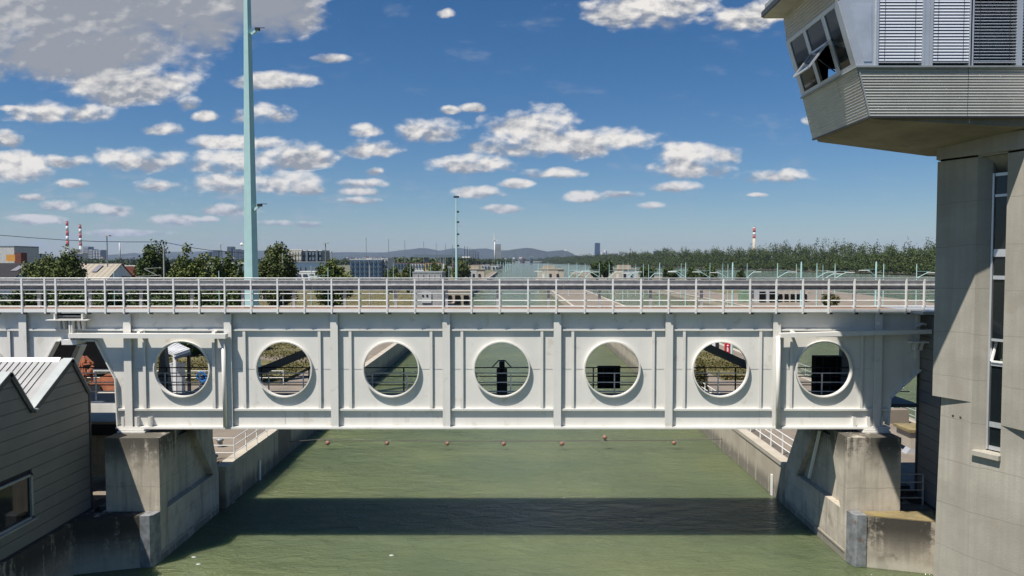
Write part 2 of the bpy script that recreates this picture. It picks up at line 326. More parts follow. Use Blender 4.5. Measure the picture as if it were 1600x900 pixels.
# quays
structure('lock_quay', MB().prism([(-16.5, 30.9), (-WL-.02, 30.9), (-WL-.02, 600), (-16.5, 600)], -.5, Q, 'z')
    .prism([(-16.5, 25.1), (-13, 25.1), (-13, 30.9), (-16.5, 30.9)], -.5, Q-.003, 'z')
    .prism([(-16.5, 50.5), (-16.5, 30.9), (-48, 30.9), (-48, 50.5)], 1, Q+.004, 'z'), QUAY)
structure('centre_quay', MB().prism([(WX+.02, 30.9), (22.4, 30.9), (22.4, 375), (20, 390), (14, 390), (WX+.02, 375)], -.5, Q, 'z')
    .prism([(13.95, 24.8), (22.4, 24.8), (22.4, 30.9), (13.95, 30.9)], -.5, Q-.003, 'z'), QUAY)
structure('outer_quay', MB().prism([(46.5, 120), (88, 135), (100, 260), (88, 400), (62, 560), (50, 560), (46.5, 380)], -.5, Q, 'z'), QUAY)
structure('grass_bank', MB().prism([(-16.9, 50.9), (-16.9, 420), (-260, 420), (-260, 50.9)], 1.4, Q+.06, 'z')
    .prism([(15.6, 52), (19.8, 52), (19.8, 140), (15.6, 140)], 1.7, Q+.03, 'z')
    .prism([(58, 190), (84, 190), (84, 350), (60, 350)], 1.7, Q+.03, 'z'), GRASSY)
structure('access_path', MB().prism([(-17.6, 61), (-17.6, 64.2), (-70, 82), (-70, 76)], Q+.05, Q+.08, 'z'), QUAY)
# lock walls, built in cast sections
def lock_wall(name, sgn, x, y0, y1, label):
    r = thing(name, label, 'lock wall', (sgn*x, y0, 0)); y = y0; k = 0
    while y < y1:
        L = 6.2 if y < 120 else 60; ye = min(y+L, y1)
        t = .35; a = sgn*x; b = sgn*(x+t)
        MB().box(a+sgn*(.0 if k % 2 else .012), b, y+.015, ye-.015, -.6, Q-.16).build('wall_section', CONCW, r)
        MB().box(a-sgn*.03, b+sgn*.12, y+.01, ye-.01, Q-.16, Q+.03).build('coping', COPE, r)
        y = ye; k += 1
    return r
lock_wall('lock_wall', -1, WL, 29.9, 36.7, 'short shaded quay wall section between left pier and gate recess')
lock_wall('lock_wall', -1, WL, 38.9, 600, 'long shaded concrete wall along the left side of the near lock chamber')
lock_wall('lock_wall', 1, WX, 30.2, 372, 'sunlit concrete wall along the right side of the near lock chamber')
lock_wall('lock_wall', -1, -22.45, 31, 372, 'concrete wall facing the second lock chamber, far side of the centre quay')
lock_wall('lock_wall', 1, 46.1, 110, 560, 'outermost concrete wall beyond the second lock chamber')
w = thing('recess_wall', 'dark gate recess cut into the left lock wall, cable anchor beside it', 'recess', (-13.4, 37.8, 0))
box(-13.5, -13.2, 36.6, 39, -.5, Q-.01).build('back_wall', CONCW, w); box(-13.2, -12.4, 36.7, 38.9, -.5, .35).build('ledge', CONCF, w)
MB().box(-12.9, -12.5, 37.1, 37.9, .35, .7).ball((-12.55, 38.2, .55), .16).build('anchor_block', STEEL, w)
# depth gauge plates on walls
for sx, yy, lb in ((-1, 33.8, 'white depth gauge strip on the shaded left lock wall'), (1, 31.6, 'white depth gauge strip on the sunlit right lock wall')):
    x = sx*((WX if sx > 0 else WL)-.04); g = thing('depth_gauge', lb, 'gauge', (x, yy, .2)); box(x-.03, x+.03, yy, yy+.14, -.1, .95).build('plate', RAILW, g)
# ================================================================== PIERS
def side(px, py, sx=1):                         # a point on the pier's side face, from the right-hand one
    d = ray(px, py); t = WX/abs(d[0]); return (d[1]*t, H+d[2]*t)
def pier(sx, xin, xout, YF, xfoot, label):
    r = thing('bridge_pier', label, 'pier', (sx*(xin+1), 25, 0)); X = lambda x: sx*x
    top = 4.42
    MB().prism([(YF, Q-.04), (YF+.5, Q-.04), (26.1, top), (YF, top)], X(xin), X(xin+.4), 'x').build('front_leg', CONC, r)
    MB().prism([(X(xin+.4), YF), (X(xout), YF), (X(xout), 27.6), (X(xin+.4), 27.6)], Q-.04, top-.003, 'z').build('bearing_block', CONC, r)
    MB().box(X(xin+.26), X(xin+.39), YF+.3, 29.6, Q-.04, 4.0).build('recess_panel', CONC, r)
    MB().prism([(29.0, Q-.04), (30.2 if sx > 0 else 29.48, Q-.04), (28.7, 4.1), (27.2, 4.1)], X(xin), X(xin+.6), 'x').build('rear_buttress', CONC, r)
    MB().box(X(xin+.6), X(xout-.6), 27.7, 28.8, Q-.04, 3.9).build('rear_block', CONC, r)
    if sx > 0:
        MB().bar((X(xin+.14), 28.1, Q+.1), (X(xin+.14), 27.2, 4.05), .09).build('stay_rod', RAILW, r)
        MB().bar((X(xin+.14), 28.9, Q+.1), (X(xin+.14), 27.9, 3.6), .05).build('stay_rod', GALV, r)
    MB().box(X(xin), X(xout+.2), YF, 30.2 if sx > 0 else 29.5, -.6, Q-.045).build('pier_wall', CONC, r)
    MB().box(X(xin-.03), X(xin), YF+.1, 29.4, .28, .36).build('water_line_ledge', CONCF, r)
    k = YF-.03; o = xfoot
    MB().prism([(X(xin+.42), k-.44), (X(o), k-1.05), (X(o+.4), k), (X(xin), k)], -.6, Q-.02, 'z').build('fender_foot', CONCF, r)
    MB().prism([(X(xin+.43), k-.42), (X(o-.02), k-1.02), (X(o+.38), k-.01), (X(xin+.02), k-.01)], Q-.018, Q+.012, 'z').build('foot_top', MOSS if sx > 0 else CONCF, r)
    MB().prism([(X(xin-.03), k-.02), (X(xin+.02), k-.38), (X(xin+.12), k-.48), (X(xin+.45), k-.5), (X(xin+.45), k)], .02, Q+.03, 'z').build('corner_armour', STEEL, r)
    return r
pier(1, WX, 13.73, 24.6, 14.45, 'sunlit concrete bridge pier beside the control tower, mossy foot below')
pier(-1, WL+.13, 14.33, 24.55, 15.0, 'half shaded concrete bridge pier beside the grey saw roof house')
w = thing('embankment_wall', 'low shaded concrete wall under the grey saw roof house', 'wall', (-15.2, 20, 0))
box(-15.6, -14.86, 12, 23.8, -.6, 1.82).build('wall_body', CONCF, w); box(-15.6, -14.9, 23.8, 25.9, -.6, 1.80).build('end_section', CONCF, w)
# ladder slot beside the left pier
w = thing('ladder', 'rusty ladder in the dark slot between left pier and lock wall', 'ladder', (-12.1, 30.5, 0))
for k in range(6): MB().bar((-12.05, 30.25, .2+k*.28), (-12.05, 29.88+.0, .2+k*.28), .03).build('rung', STEEL, w)
# ================================================================== BRIDGE
Y0 = 25.5                                       # web plane
bx = lambda px: at(px, 576, Y0)[0]
bz = lambda py: at(800, py, Y0)[2]
br = thing('lock_bridge', 'white steel girder bridge with round openings spanning the lock', 'bridge', (0, Y0, 4.6))
ZB, ZT = bz(667), bz(489)                       # bottom and top of girder
ZU, ZL = bz(515), bz(639.5)                     # upper and lower flange lines
ZC = bz(576.5); RC = 1.015
mains = [41, 203, 359, 524, 698, 870.5, 1044, 1211, 1369]
mX = [bx(p) for p in mains]
circ = [bx(p) for p in (285.5, 444.5, 611.5, 784, 956, 1125, 1286)]
def plate_with_hole(x0, x1, z0, z1, cx, cz, r, y0, y1, n=48):
    m = MB(); ang = sorted([2*pi*k/n for k in range(n)]+[atan2(zz-cz, xx-cx) % (2*pi) for xx in (x0, x1) for zz in (z0, z1)])
    N = len(ang); ins, out = [], []
    for a in ang:
        c, s = cos(a), sin(a); ins.append((cx+r*c, cz+r*s))
        t = min([(x1-cx)/c if c > 1e-9 else 1e9, (x0-cx)/c if c < -1e-9 else 1e9, (z1-cz)/s if s > 1e-9 else 1e9, (z0-cz)/s if s < -1e-9 else 1e9])
        out.append((cx+t*c, cz+t*s))
    vs = [(p[0], y0, p[1]) for p in ins]+[(p[0], y0, p[1]) for p in out]+[(p[0], y1, p[1]) for p in ins]+[(p[0], y1, p[1]) for p in out]
    fs = []
    for i in range(N):
        j = (i+1) % N
        fs += [(i, j, N+j, N+i), (2*N+i, 3*N+i, 3*N+j, 2*N+j), (i, 2*N+i, 2*N+j, j), (N+i, N+j, 3*N+j, 3*N+i)]
    return m.add(vs, fs)
def ring(cx, cz, r0, r1, y0, y1, n=48):
    m = MB(); vs = []
    for (r, y) in ((r0, y0), (r1, y0), (r1, y1), (r0, y1)):
        for k in range(n): vs.append((cx+r*cos(2*pi*k/n), y, cz+r*sin(2*pi*k/n)))
    fs = [(a*n+k, a*n+(k+1) % n, ((a+1) % 4)*n+(k+1) % n, ((a+1) % 4)*n+k) for a in range(4) for k in range(n)]
    return m.add(vs, fs)
TH = .03
for i, cx in enumerate(circ):
    xa, xb = mX[1+i], mX[2+i]
    plate_with_hole(xa, xb, ZB+.03, ZT, cx, ZC, RC, Y0, Y0+TH).build('web_plate', WHITE, br)
    o = ring(cx, ZC, RC-.03, RC+.012, Y0-.12, Y0+.06, 64).build('opening_rim', WHITE, br)
    # weld seam at mid height, either side of the opening
    for (sa, sb) in ((xa+.16, cx-RC-.03), (cx+RC+.03, xb-.16)): MB().box(sa, sb, Y0-.007, Y0-.001, ZC-.006, ZC+.006).build('weld_seam', GALV, br)
for px in (195, 445, 1187): MB().box(bx(px)-.005, bx(px)+.005, Y0-.006, Y0-.001, ZB+.1, ZL-.03).build('weld_seam', GALV, br)
# left end: web beyond the first stiffener with the slanting cut
joint_x = bx(120)
p_ = lambda a, b: (bx(a), bz(b))
MB().prism([(mX[1]-.001, ZB+.03), (mX[1]-.001, ZT), (joint_x+.02, ZT), (joint_x+.02, bz(533)), p_(152, 533), p_(181, 592), p_(183, 662)], Y0, Y0+TH, 'y').build('web_plate', WHITE, br)
def strip(a, b, w0, w1, th=.04): # flange plate along the cut edge, seen edge-on
    A = Vector((a[0], 0, a[1])); B = Vector((b[0], 0, b[1])); d = (B-A).normalized(); n = Vector((-d.z, 0, d.x))*th
    return MB().prism([(A.x, A.z), (B.x, B.z), (B.x+n.x, B.z+n.z), (A.x+n.x, A.z+n.z)], w0, w1, 'y')
for a, b in (((152, 533), (181, 592)), ((181, 592), (183, 664)), ((120, 533), (152, 533))): strip(p_(*a), p_(*b), Y0-.13, Y0+.16).build('edge_flange', WHITE, br)
# right end
MB().prism([(mX[8], ZB+.03), p_(1388, 656), p_(1391, 622), p_(1437, 578), p_(1437, 489), (mX[8], ZT)], Y0, Y0+TH, 'y').build('web_plate', WHITE, br)
for a, b in (((1389, 664), (1391, 622)), ((1391, 622), (1437, 578))): strip(p_(*a), p_(*b), Y0-.13, Y0+.16).build('edge_flange', WHITE, br)
# flanges between the main stiffeners
xe = [joint_x+.02]+mX[1:]+[bx(1430)]
for i in range(len(xe)-1):
    a, b = xe[i]+(.14 if i else 0), xe[i+1]-.14
    if i == len(xe)-2: b += .14
    MB().box(a, b, Y0-.085, Y0-.002, ZU-.035, ZU+.035).build('upper_flange', WHITE, br)
    if i == 0: a = bx(183)
    if i == len(xe)-2: b = bx(1389)
    MB().box(a, b, Y0-.10, Y0-.002, ZL-.03, ZL+.04).build('lower_flange', WHITE, br)
MB().box(bx(183), bx(1389), Y0-.18, Y0+.2, ZB-.04, ZB+.03).build('bottom_flange', WHITE, br)
for i, x in enumerate(mX):
    if i == 0: continue
    MB().box(x-.135, x+.135, Y0-.15, Y0-.12, ZB+.031, ZT).box(x-.02, x+.02, Y0-.119, Y0, ZB+.031, ZT).build('main_stiffener', WHITE, br)
    for s in (-1, 1):
        if (i == 1 and s < 0) or (i == 8 and s > 0): continue
        xs = x+s*.56
        MB().box(xs-.05, xs+.05, Y0-.075, Y0-.055, ZL+.04, ZU-.036).box(xs-.01, xs+.01, Y0-.054, Y0, ZL+.04, ZU-.036).build('minor_stiffener', WHITE, br)
for px in (195, 216, 237, 1332, 1354, 1374): 
    MB().prism([(bx(px), ZB+.031), (bx(px)+.02, ZB+.031), (bx(px)+.02, ZB+.4), (bx(px), ZB+.4)], Y0-.14, Y0, 'y').box(bx(px)-.09 if px < 800 else bx(px), bx(px)+.0 if px < 800 else bx(px)+.09, Y0-.15, Y0-.13, ZB+.031, ZB+.4).build('bearing_rib', WHITE, br)
# bearings
for px in (208, 1367):
    x = bx(px); q = bx(px)
    MB().box(x-.46, x+.46, Y0-.22, Y0+.3, ZB-.12, ZB-.041).build('bearing_plate', WHITE, br)
    MB().box(x-.40, x+.40, Y0-.16, Y0+.25, 4.48, ZB-.121).box(x-.5, x+.5, Y0-.24, Y0+.3, 4.421, 4.479).build('bearing', WHITE, br)
# upper deck
dk_l, dk_r = bx(120), bx(1466); XL = -22.0
YD0, YD1 = Y0-.24, 28.1
MB().box(joint_x+.01, bx(1440), YD0, YD1, ZT-.0, ZT+.07).build('deck_plate', WHITE, br)
ROAD = mat('deck_coating', (.26, .165, .115), .85, var=.2, fine=.3)
MB().box(joint_x+.01, bx(1440), YD0+.06, YD1-.05, ZT+.071, ZT+.10).build('deck_surface', ROAD, br)
MB().box(joint_x+.01, bx(1440), 27.9, 27.98, at(800, 524, 27.9)[2], ZT-.001).build('deck_girder', BRACE, br)
for k in range(14):
    x = joint_x+1+k*2.05
    if x < bx(1436): MB().box(x-.04, x+.04, Y0+.05, 27.9, at(800, 524, 27.9)[2]+.06, ZT-.002).build('cross_beam', BRACE, br)
# railing
ZR = bz(434.5)
zrail = [bz(458.5), bz(469), bz(478)]
posts = [-8, 34, 70, 87, 134, 164, 193, 231.5, 271, 311, 351, 392, 433.5, 475.5, 518, 561, 604.5, 648, 692, 736.5, 780.5, 825, 869, 913.5, 957.5, 1001.5, 1044.5, 1087.5, 1130, 1172, 1213, 1254.5, 1295, 1335, 1373.5, 1416, 1444]
PY = YD0-.045
proto = None
pm = MB().box(-.027, .027, PY-.02, PY+.03, bz(489), ZR-.02).box(-.06, .06, PY+.031, PY+.05, bz(489), bz(484))
pmesh = pm
for k, p in enumerate(posts):
    x = at(p, 460, PY)[0]
    if proto is None:
        proto = pm.build('railing_post', RAILW); proto.parent = br; proto.location = (x, -Y0, -4.6)
    else: share(proto, br, (x, -Y0, -4.6))
pb_ = None
for p in posts:
    x = at(p, 460, PY)[0]
    if pb_ is None: pb_ = MB().box(.04, .15, PY-.0, PY+.04, bz(490.2), bz(487.6)).build('post_bracket', DARKR); pb_.parent = br; pb_.location = (x, -Y0, -4.6)
    else: share(pb_, br, (x, -Y0, -4.6))
a, b = XL, at(1462, 450, PY)[0]
def seg(name, m, f, xs):
    for i in range(len(xs)-1): f(xs[i]+.003, xs[i+1]-.003).build(name, m, br)
rx = [XL]+[at(p, 460, PY)[0] for p in posts[5::5]]+[b]
seg('handrail', GALV, lambda a, b: MB().tube([(a, PY, ZR), (b, PY, ZR)], .022, 8), rx)
px_ = [at(p, 460, PY)[0] for p in posts]
for i in range(len(px_)-1):
    MB().box(px_[i]+.035, px_[i+1]-.035, PY+.0, PY+.02, bz(487), bz(482)).build('kick_plate', RAILW, br)
for q, z in enumerate(zrail):
    seg('mid_rail', GALV if q == 0 else RAILW, lambda a, b: MB().tube([(a, PY+.045, z), (b, PY+.045, z)], .016 if q == 0 else .020, 8), rx)
# crash barrier standing behind the footway
YB = 26.8
zb = lambda py: at(800, py, YB)[2]
W1 = [(.0, 437.2), (-.012, 438), (.03, 443.6), (-.07, 444.6), (-.075, 446.2), (.05, 447.2), (.055, 451.6), (-.03, 452.6), (-.035, 453.6)]
bb = MB(); n = len(W1)
xs = np.linspace(XL, at(1470, 450, YB)[0], 9)
for i in range(8):
    poly = [(YB+q[0], zb(q[1])) for q in W1]; poly += [(p[0]+.012, p[1]) for p in poly[::-1]]
    MB().prism(poly, xs[i]+.004, xs[i+1]-.004, 'x').build('crash_barrier_beam', BARR, br)
for k in range(19):
    x = XL+k*1.95
    if x < b: MB().box(x-.05, x+.05, YB+.08, YB+.16, ZT+.1, zb(446)).build('barrier_post', GALV, br)
# lower footway inside
YW0, YW1 = 26.25, 27.75
ZF = at(800, 614.5, YW1)[2]
MB().box(joint_x-2.5, bx(1440), YW0-.62, YW1+.05, ZF-.12, ZF).build('footway_floor', FLOORB, br)
MB().box(joint_x-2.5, bx(183), YW0-.68, YW0-.625, ZF-.30, ZF+.02).build('footway_fascia', WHITE, br)
zn = at(800, 583, YW0)[2]
for q, z in enumerate((zn, zn-.345, zn-.69)):
    MB().tube([(joint_x-2.5, YW0, z), (bx(1440), YW0, z)], .022, 6).build('footway_rail', GALVR, br)
    MB().tube([(joint_x-2.5, YW1, z-.02), (bx(1440), YW1, z-.02)], .022, 6).build('footway_back_rail', DARKR, br)
for k in range(23):
    x = at(96+k*54.0+(0), 600, YW0)[0]
    MB().box(x-.02, x+.02, YW0-.02, YW0+.02, ZF, zn).build('footway_post', GALVR, br)
for k in range(18):
    x = at(113+k*74.0, 600, YW1)[0]
    MB().box(x-.025, x+.025, YW1-.02, YW1+.02, ZF, zn-.02).build('footway_back_post', DARKR, br)
# sloping braces behind the footway
A = at(352, 602, 28.0); B = at(640, 485, 28.0); MB().bar(A, B, .31).build('brace', BRACE, br)
A = at(1000, 495, 28.0); B = at(1236, 602, 28.0); MB().bar(A, B, .31).build('brace', BRACE, br)
MB().prism([(at(252, 545, 28)[0], at(252, 545, 28)[2]), (at(258, 545, 28)[0], at(258, 540, 28)[2]), (at(268, 630, 28)[0], at(268, 630, 28)[2]), (at(246, 630, 28)[0], at(246, 630, 28)[2])], 27.9, 28.2, 'y').build('hanger_column', BRACE, br)
MB().prism([(at(1316, 520, 28)[0], at(1320, 520, 28)[2]), (at(1332, 520, 28)[0], at(1320, 520, 28)[2]), (at(1332, 630, 28)[0], at(252, 630, 28)[2]), (at(1311, 630, 28)[0], at(252, 630, 28)[2])], 27.9, 28.2, 'y').build('hanger_column', BRACE, br)
# cable duct shelves and drain pipes on the face
MB().prism([p_(120, 519), p_(361, 520), p_(361, 527), p_(120, 526)], Y0-.46, Y0-.20, 'y').build('cable_duct', WHITE, br)
MB().prism([p_(1212, 519), p_(1443, 513), p_(1443, 519.5), p_(1212, 525.5)], Y0-.46, Y0-.20, 'y').build('cable_duct', WHITE, br)
for px in (224, 340, 1234, 1347): MB().box(bx(px)-.05, bx(px)+.05, Y0-.30, Y0-.002, bz(521), bz(516.5)).build('duct_bracket', WHITE, br)
for px in (357.5, 1215): MB().tube([(bx(px)-.08, Y0-.26, bz(524)), (bx(px)-.06, Y0-.24, bz(665))], .075, 10).build('drain_pipe', WHITE, br, smooth=True)
# expansion joint box with bracket, both ends
def joint_box(x, dz=0):
    MB().box(x-.52, x-.47, Y0-.32, Y0-.01, bz(498), bz(489.5)).build('vent_frame', WHITE, br); MB().box(x+.47, x+.52, Y0-.32, Y0-.01, bz(498), bz(489.5)).build('vent_frame', WHITE, br)
    MB().box(x-.46, x+.46, Y0-.2, Y0-.005, bz(497.5), bz(489.5)).build('vent_box', DARK, br)
    for k in range(2): MB().box(x-.46, x+.46, Y0-.24, Y0-.201, bz(497-k*3.5), bz(496.2-k*3.5)).build('vent_louvre', GALV, br)
    MB().box(x-.75, x+.75, Y0-.42, Y0-.06, bz(499.5), bz(498.1)).build('vent_shelf', WHITE, br)
joint_box(bx(117))
for d in (-.42, -.26, .28, .42): MB().prism([(bx(117)+d-.045, bz(499.6)), (bx(117)+d+.045, bz(499.6)), (bx(117)+d+.05, bz(514)), (bx(117)+d+.01, bz(514))], Y0-.2, Y0-.03, 'y').build('shelf_gusset', WHITE, br)
MB().box(bx(118.5), bx(121), Y0-.36, Y0-.22, bz(529), bz(499.6)).box(bx(122.5), bx(124), Y0-.36, Y0-.22, bz(529), bz(499.6)).build('hanger_bracket', WHITE, br)
MB().box(bx(107), bx(130), Y0-.36, Y0+.2, bz(537), bz(529.3)).build('end_bearing', WHITE, br)
MB().box(bx(1428), bx(1433), Y0-.12, Y0-.005, bz(560), bz(489.5)).build('end_plate', WHITE, br)
MB().tube([(bx(1424), Y0-.2, bz(510)), (bx(1434), Y0-.2, bz(505)), (bx(1440), Y0-.2, bz(506))], .05, 8).build('drain_pipe', WHITE, br)
MB().box(bx(1415), bx(1442), Y0-.35, Y0-.02, bz(534.5), bz(532)).build('end_shelf', WHITE, br)
for px in (1425, 1433): MB().prism([p_(px, 534.6), p_(px+4, 534.6), p_(px+1, 546), p_(px-3, 546)], Y0-.25, Y0-.05, 'y').build('shelf_gusset', WHITE, br)
# ---- approach span left of the joint
ap = thing('approach_bridge', 'left white approach span behind the saw roof house, slanting end', 'bridge', (-20, Y0, 5))
cxl = bx(-34)
MB().prism([(joint_x-.02, ZT), (joint_x-.02, bz(533)), p_(92, 533), p_(76, 562), p_(60, 600), p_(50, 664), (mX[0], ZB+.03), (mX[0], ZT)], Y0, Y0+TH, 'y').build('web_plate', WHITE, ap)
plate_with_hole(bx(-120), mX[0]-.001, ZB+.03, ZT, cxl, ZC, RC, Y0, Y0+TH).build('web_plate', WHITE, ap)
ring(cxl, ZC, RC-.03, RC+.012, Y0-.12, Y0+.06, 64).build('opening_rim', WHITE, ap)
MB().box(cxl-1.6, mX[0]+.4, Y0+.4, Y0+.42, ZB+.2, ZT-.5).build('dark_backing', BRACE, ap)
MB().box(XL, joint_x-.01, YD0, YD1, ZT, ZT+.07).build('deck_plate', WHITE, ap)
MB().box(XL, joint_x-.01, YD0+.06, YD1-.05, ZT+.071, ZT+.1).build('deck_surface', ROAD, ap)
MB().box(XL, mX[0]-.14, Y0-.085, Y0-.002, ZU-.035, ZU+.035).build('upper_flange', WHITE, ap)
MB().box(mX[0]+.14, joint_x-.03, Y0-.085, Y0-.002, ZU-.035, ZU+.035).build('upper_flange', WHITE, ap)
MB().box(mX[0]-.135, mX[0]+.135, Y0-.15, Y0-.12, ZB, ZT).box(mX[0]-.02, mX[0]+.02, Y0-.119, Y0, ZB, ZT).build('main_stiffener', WHITE, ap)
xs_ = mX[0]-.56; MB().box(xs_-.05, xs_+.05, Y0-.075, Y0-.055, ZB, ZU-.036).box(xs_-.01, xs_+.01, Y0-.054, Y0, ZB, ZU-.036).build('minor_stiffener', WHITE, ap)
for a_, b_ in (((92, 533), (76, 562)), ((76, 562), (60, 600)), ((120, 533), (92, 533))): strip(p_(*a_), p_(*b_), Y0-.13, Y0+.16, -.04).build('edge_flange', WHITE, ap)
MB().prism([(at(129, 538, 28)[0], at(129, 538, 28)[2]), (at(136, 538, 28)[0], at(136, 538, 28)[2]), (at(118, 580, 28)[0], at(118, 580, 28)[2]), (at(110, 580, 28)[0], at(110, 580, 28)[2])], 27.6, 28., 'y').build('rear_strut', WHITE, ap)
# platform behind the left pier
pf = thing('platform', 'pale concrete platform behind the left pier, below the walkway', 'platform', (-17, 29.5, 4.2))
za = at(150, 659, 27.6)[2]
MB().prism([(-20, 27.6), (at(200, 660, 27.6)[0], 27.6), (at(200, 660, 27.6)[0], 28.6), (-17.9, 34), (-20, 34)], za-.1, za, 'z').build('slab', SLAB, pf)
MB().box(-20, -14.3, 27.62, 27.9, za-.55, za-.101).build('edge_beam', DARKR, pf)
MB().box(-20, -15, 28.6, 29, Q, za-.1).build('support_wall', CONC, pf)
# ================================================================== things hung on the footway
def sign_box(name, pa, pb, Y, m, label, cat, d=.12):
    a = at(pa[0], pa[1], Y); b = at(pb[0], pb[1], Y); r = thing(name, label, cat, ((a[0]+b[0])/2, Y, b[2]))
    MB().box(a[0], b[0], Y, Y+d, b[2], a[2]).build('panel', m, r); MB().box(a[0]-.02, b[0]+.02, Y-.015, Y-.001, a[2]-.03, a[2]+.01).build('edge_strip', DARKR, r); MB().box(a[0]-.02, b[0]+.02, Y-.015, Y-.001, b[2], b[2]+.03).build('edge_strip', DARKR, r)
    for k in (0.25, .75): x = a[0]+(b[0]-a[0])*k; MB().box(x-.02, x+.02, Y-.03, Y-.016, b[2], a[2]).build('mounting_bracket', DARKR, r)
    return r
sign_box('navigation_panel', (934, 572), (969, 607), 27.85, DARK, 'black square signal panel on the footway rail, seen through fifth opening', 'signal panel')
sign_box('navigation_panel', (1275, 557), (1316, 630), 28.0, DARK, 'large black signal cabinet behind the rightmost round opening', 'signal panel', .4)
g = thing('signal_light', 'dark slender signal box with angled hood, centre of the bridge', 'signal light', at(784, 615, 27.9))
q = lambda a, b, Y=27.9: at(a, b, Y)
def rect(a, b, c, d, Y, y2, m, nm, par): A = q(a, b, Y); B = q(c, d, Y); return MB().box(A[0], B[0], Y, y2, B[2], A[2]).build(nm, m, par)
rect(776, 576, 792.5, 617, 27.9, 28.2, mat('dark_brown_steel', (.035, .028, .026), .6), 'housing', g); rect(780, 565, 788.5, 574.5, 27.95, 28.2, DARKR, 'lamp_head', g)
rect(781.5, 577, 786.5, 582, 27.87, 27.899, DARK, 'lens', g)
MB().tube([q(769, 574), q(779, 563), q(789, 563), q(799, 574)], .022, 6).build('hood_frame', DARKR, g)
# ================================================================== LEFT HOUSE (saw roof)
hs = thing('lock_house', 'dark grey clad house with saw-tooth metal roof, bottom left', 'house', (-15, 20, 1.8))
HX = -15.0; yr = 24.8; per = 2.93
prof = []                                       # roof profile in (y, z): eave, peak, valley, peak, valley...
zE, zP, zV = H-4.62, H-3.33, H-4.66
y = yr; prof = [(yr, zE), (yr-.92, zP)]; y = yr-.92
for k in range(4):
    prof += [(y-2.02, zV), (y-2.95, zP)]; y -= 2.95
def roof_z(yy):
    for a, b in zip(prof, prof[1:]):
        if b[0] <= yy <= a[0]: return a[1]+(b[1]-a[1])*(a[0]-yy)/(a[0]-b[0])
    return zE
ye = prof[-1][0]
MB().box(-24, HX-.06, ye, yr-.05, Q, 3.9).build('wall_core', DARKR, hs)
MB().prism([(a[0]-.0, a[1]-.06) for a in prof]+[(ye, 3.8), (yr-.05, 3.8)], -24, HX-.06, 'x').build('gable_core', DARKR, hs)
# horizontal cladding boards, each cut to the gable line; window opening kept free
WY0, WY1, WZ0, WZ1 = 18.6, 21.75, 2.62, 4.02
bh = .385; z = 1.86
while z < zP-.05:
    z1 = z+bh-.016; run = []
    def flush(run):
        if len(run) < 3: return
        top = [run[0]]
        for k in range(1, len(run)-1):
            if abs((run[k][1]-run[k-1][1])-(run[k+1][1]-run[k][1])) > 1e-4: top.append(run[k])
        top.append(run[-1]); MB().prism([(run[0][0], z)]+top+[(run[-1][0], z)], HX-.055, HX, 'x').build('cladding_board', CLAD, hs)
    for yy in np.arange(ye, yr+.001, .02):
        zc = min(z1, roof_z(yy)-.03); gap = (z < WZ1-.01 and z1 > WZ0+.01 and WY0 < yy < WY1)
        if zc > z+.005 and not gap: run.append((float(yy), float(zc)))
        else: flush(run); run = []
    flush(run); z += bh
MB().box(HX-.06, HX+.03, yr-.03, yr+.05, 1.8, zE).build('corner_trim', DTRIM, hs)
MB().box(HX-.055, HX+.03, ye, yr+.03, 1.78, 1.85).build('base_trim', DTRIM, hs)
w = MB().box(HX-.05, HX+.035, WY0, WY1, WZ0-.0, WZ0+.07).box(HX-.05, HX+.035, WY0, WY1, WZ1-.07, WZ1).box(HX-.05, HX+.035, WY1-.08, WY1, WZ0, WZ1).box(HX-.05, HX+.035, WY0, WY0+.08, WZ0, WZ1).box(HX-.05, HX+.02, 20.1, 20.2, WZ0, WZ1).build('window', ZINC, hs)
MB().box(HX-.052, HX-.03, WY0+.08, 20.1, WZ0+.07, WZ1-.07).build('pane', GLASS, w); MB().box(HX-.052, HX-.03, 20.2, WY1-.08, WZ0+.07, WZ1-.07).build('pane', GLASS, w)
MB().box(HX-.05, HX+.12, WY0-.05, WY1+.06, WZ0-.06, WZ0-.005).build('window_sill', ZINC, hs)
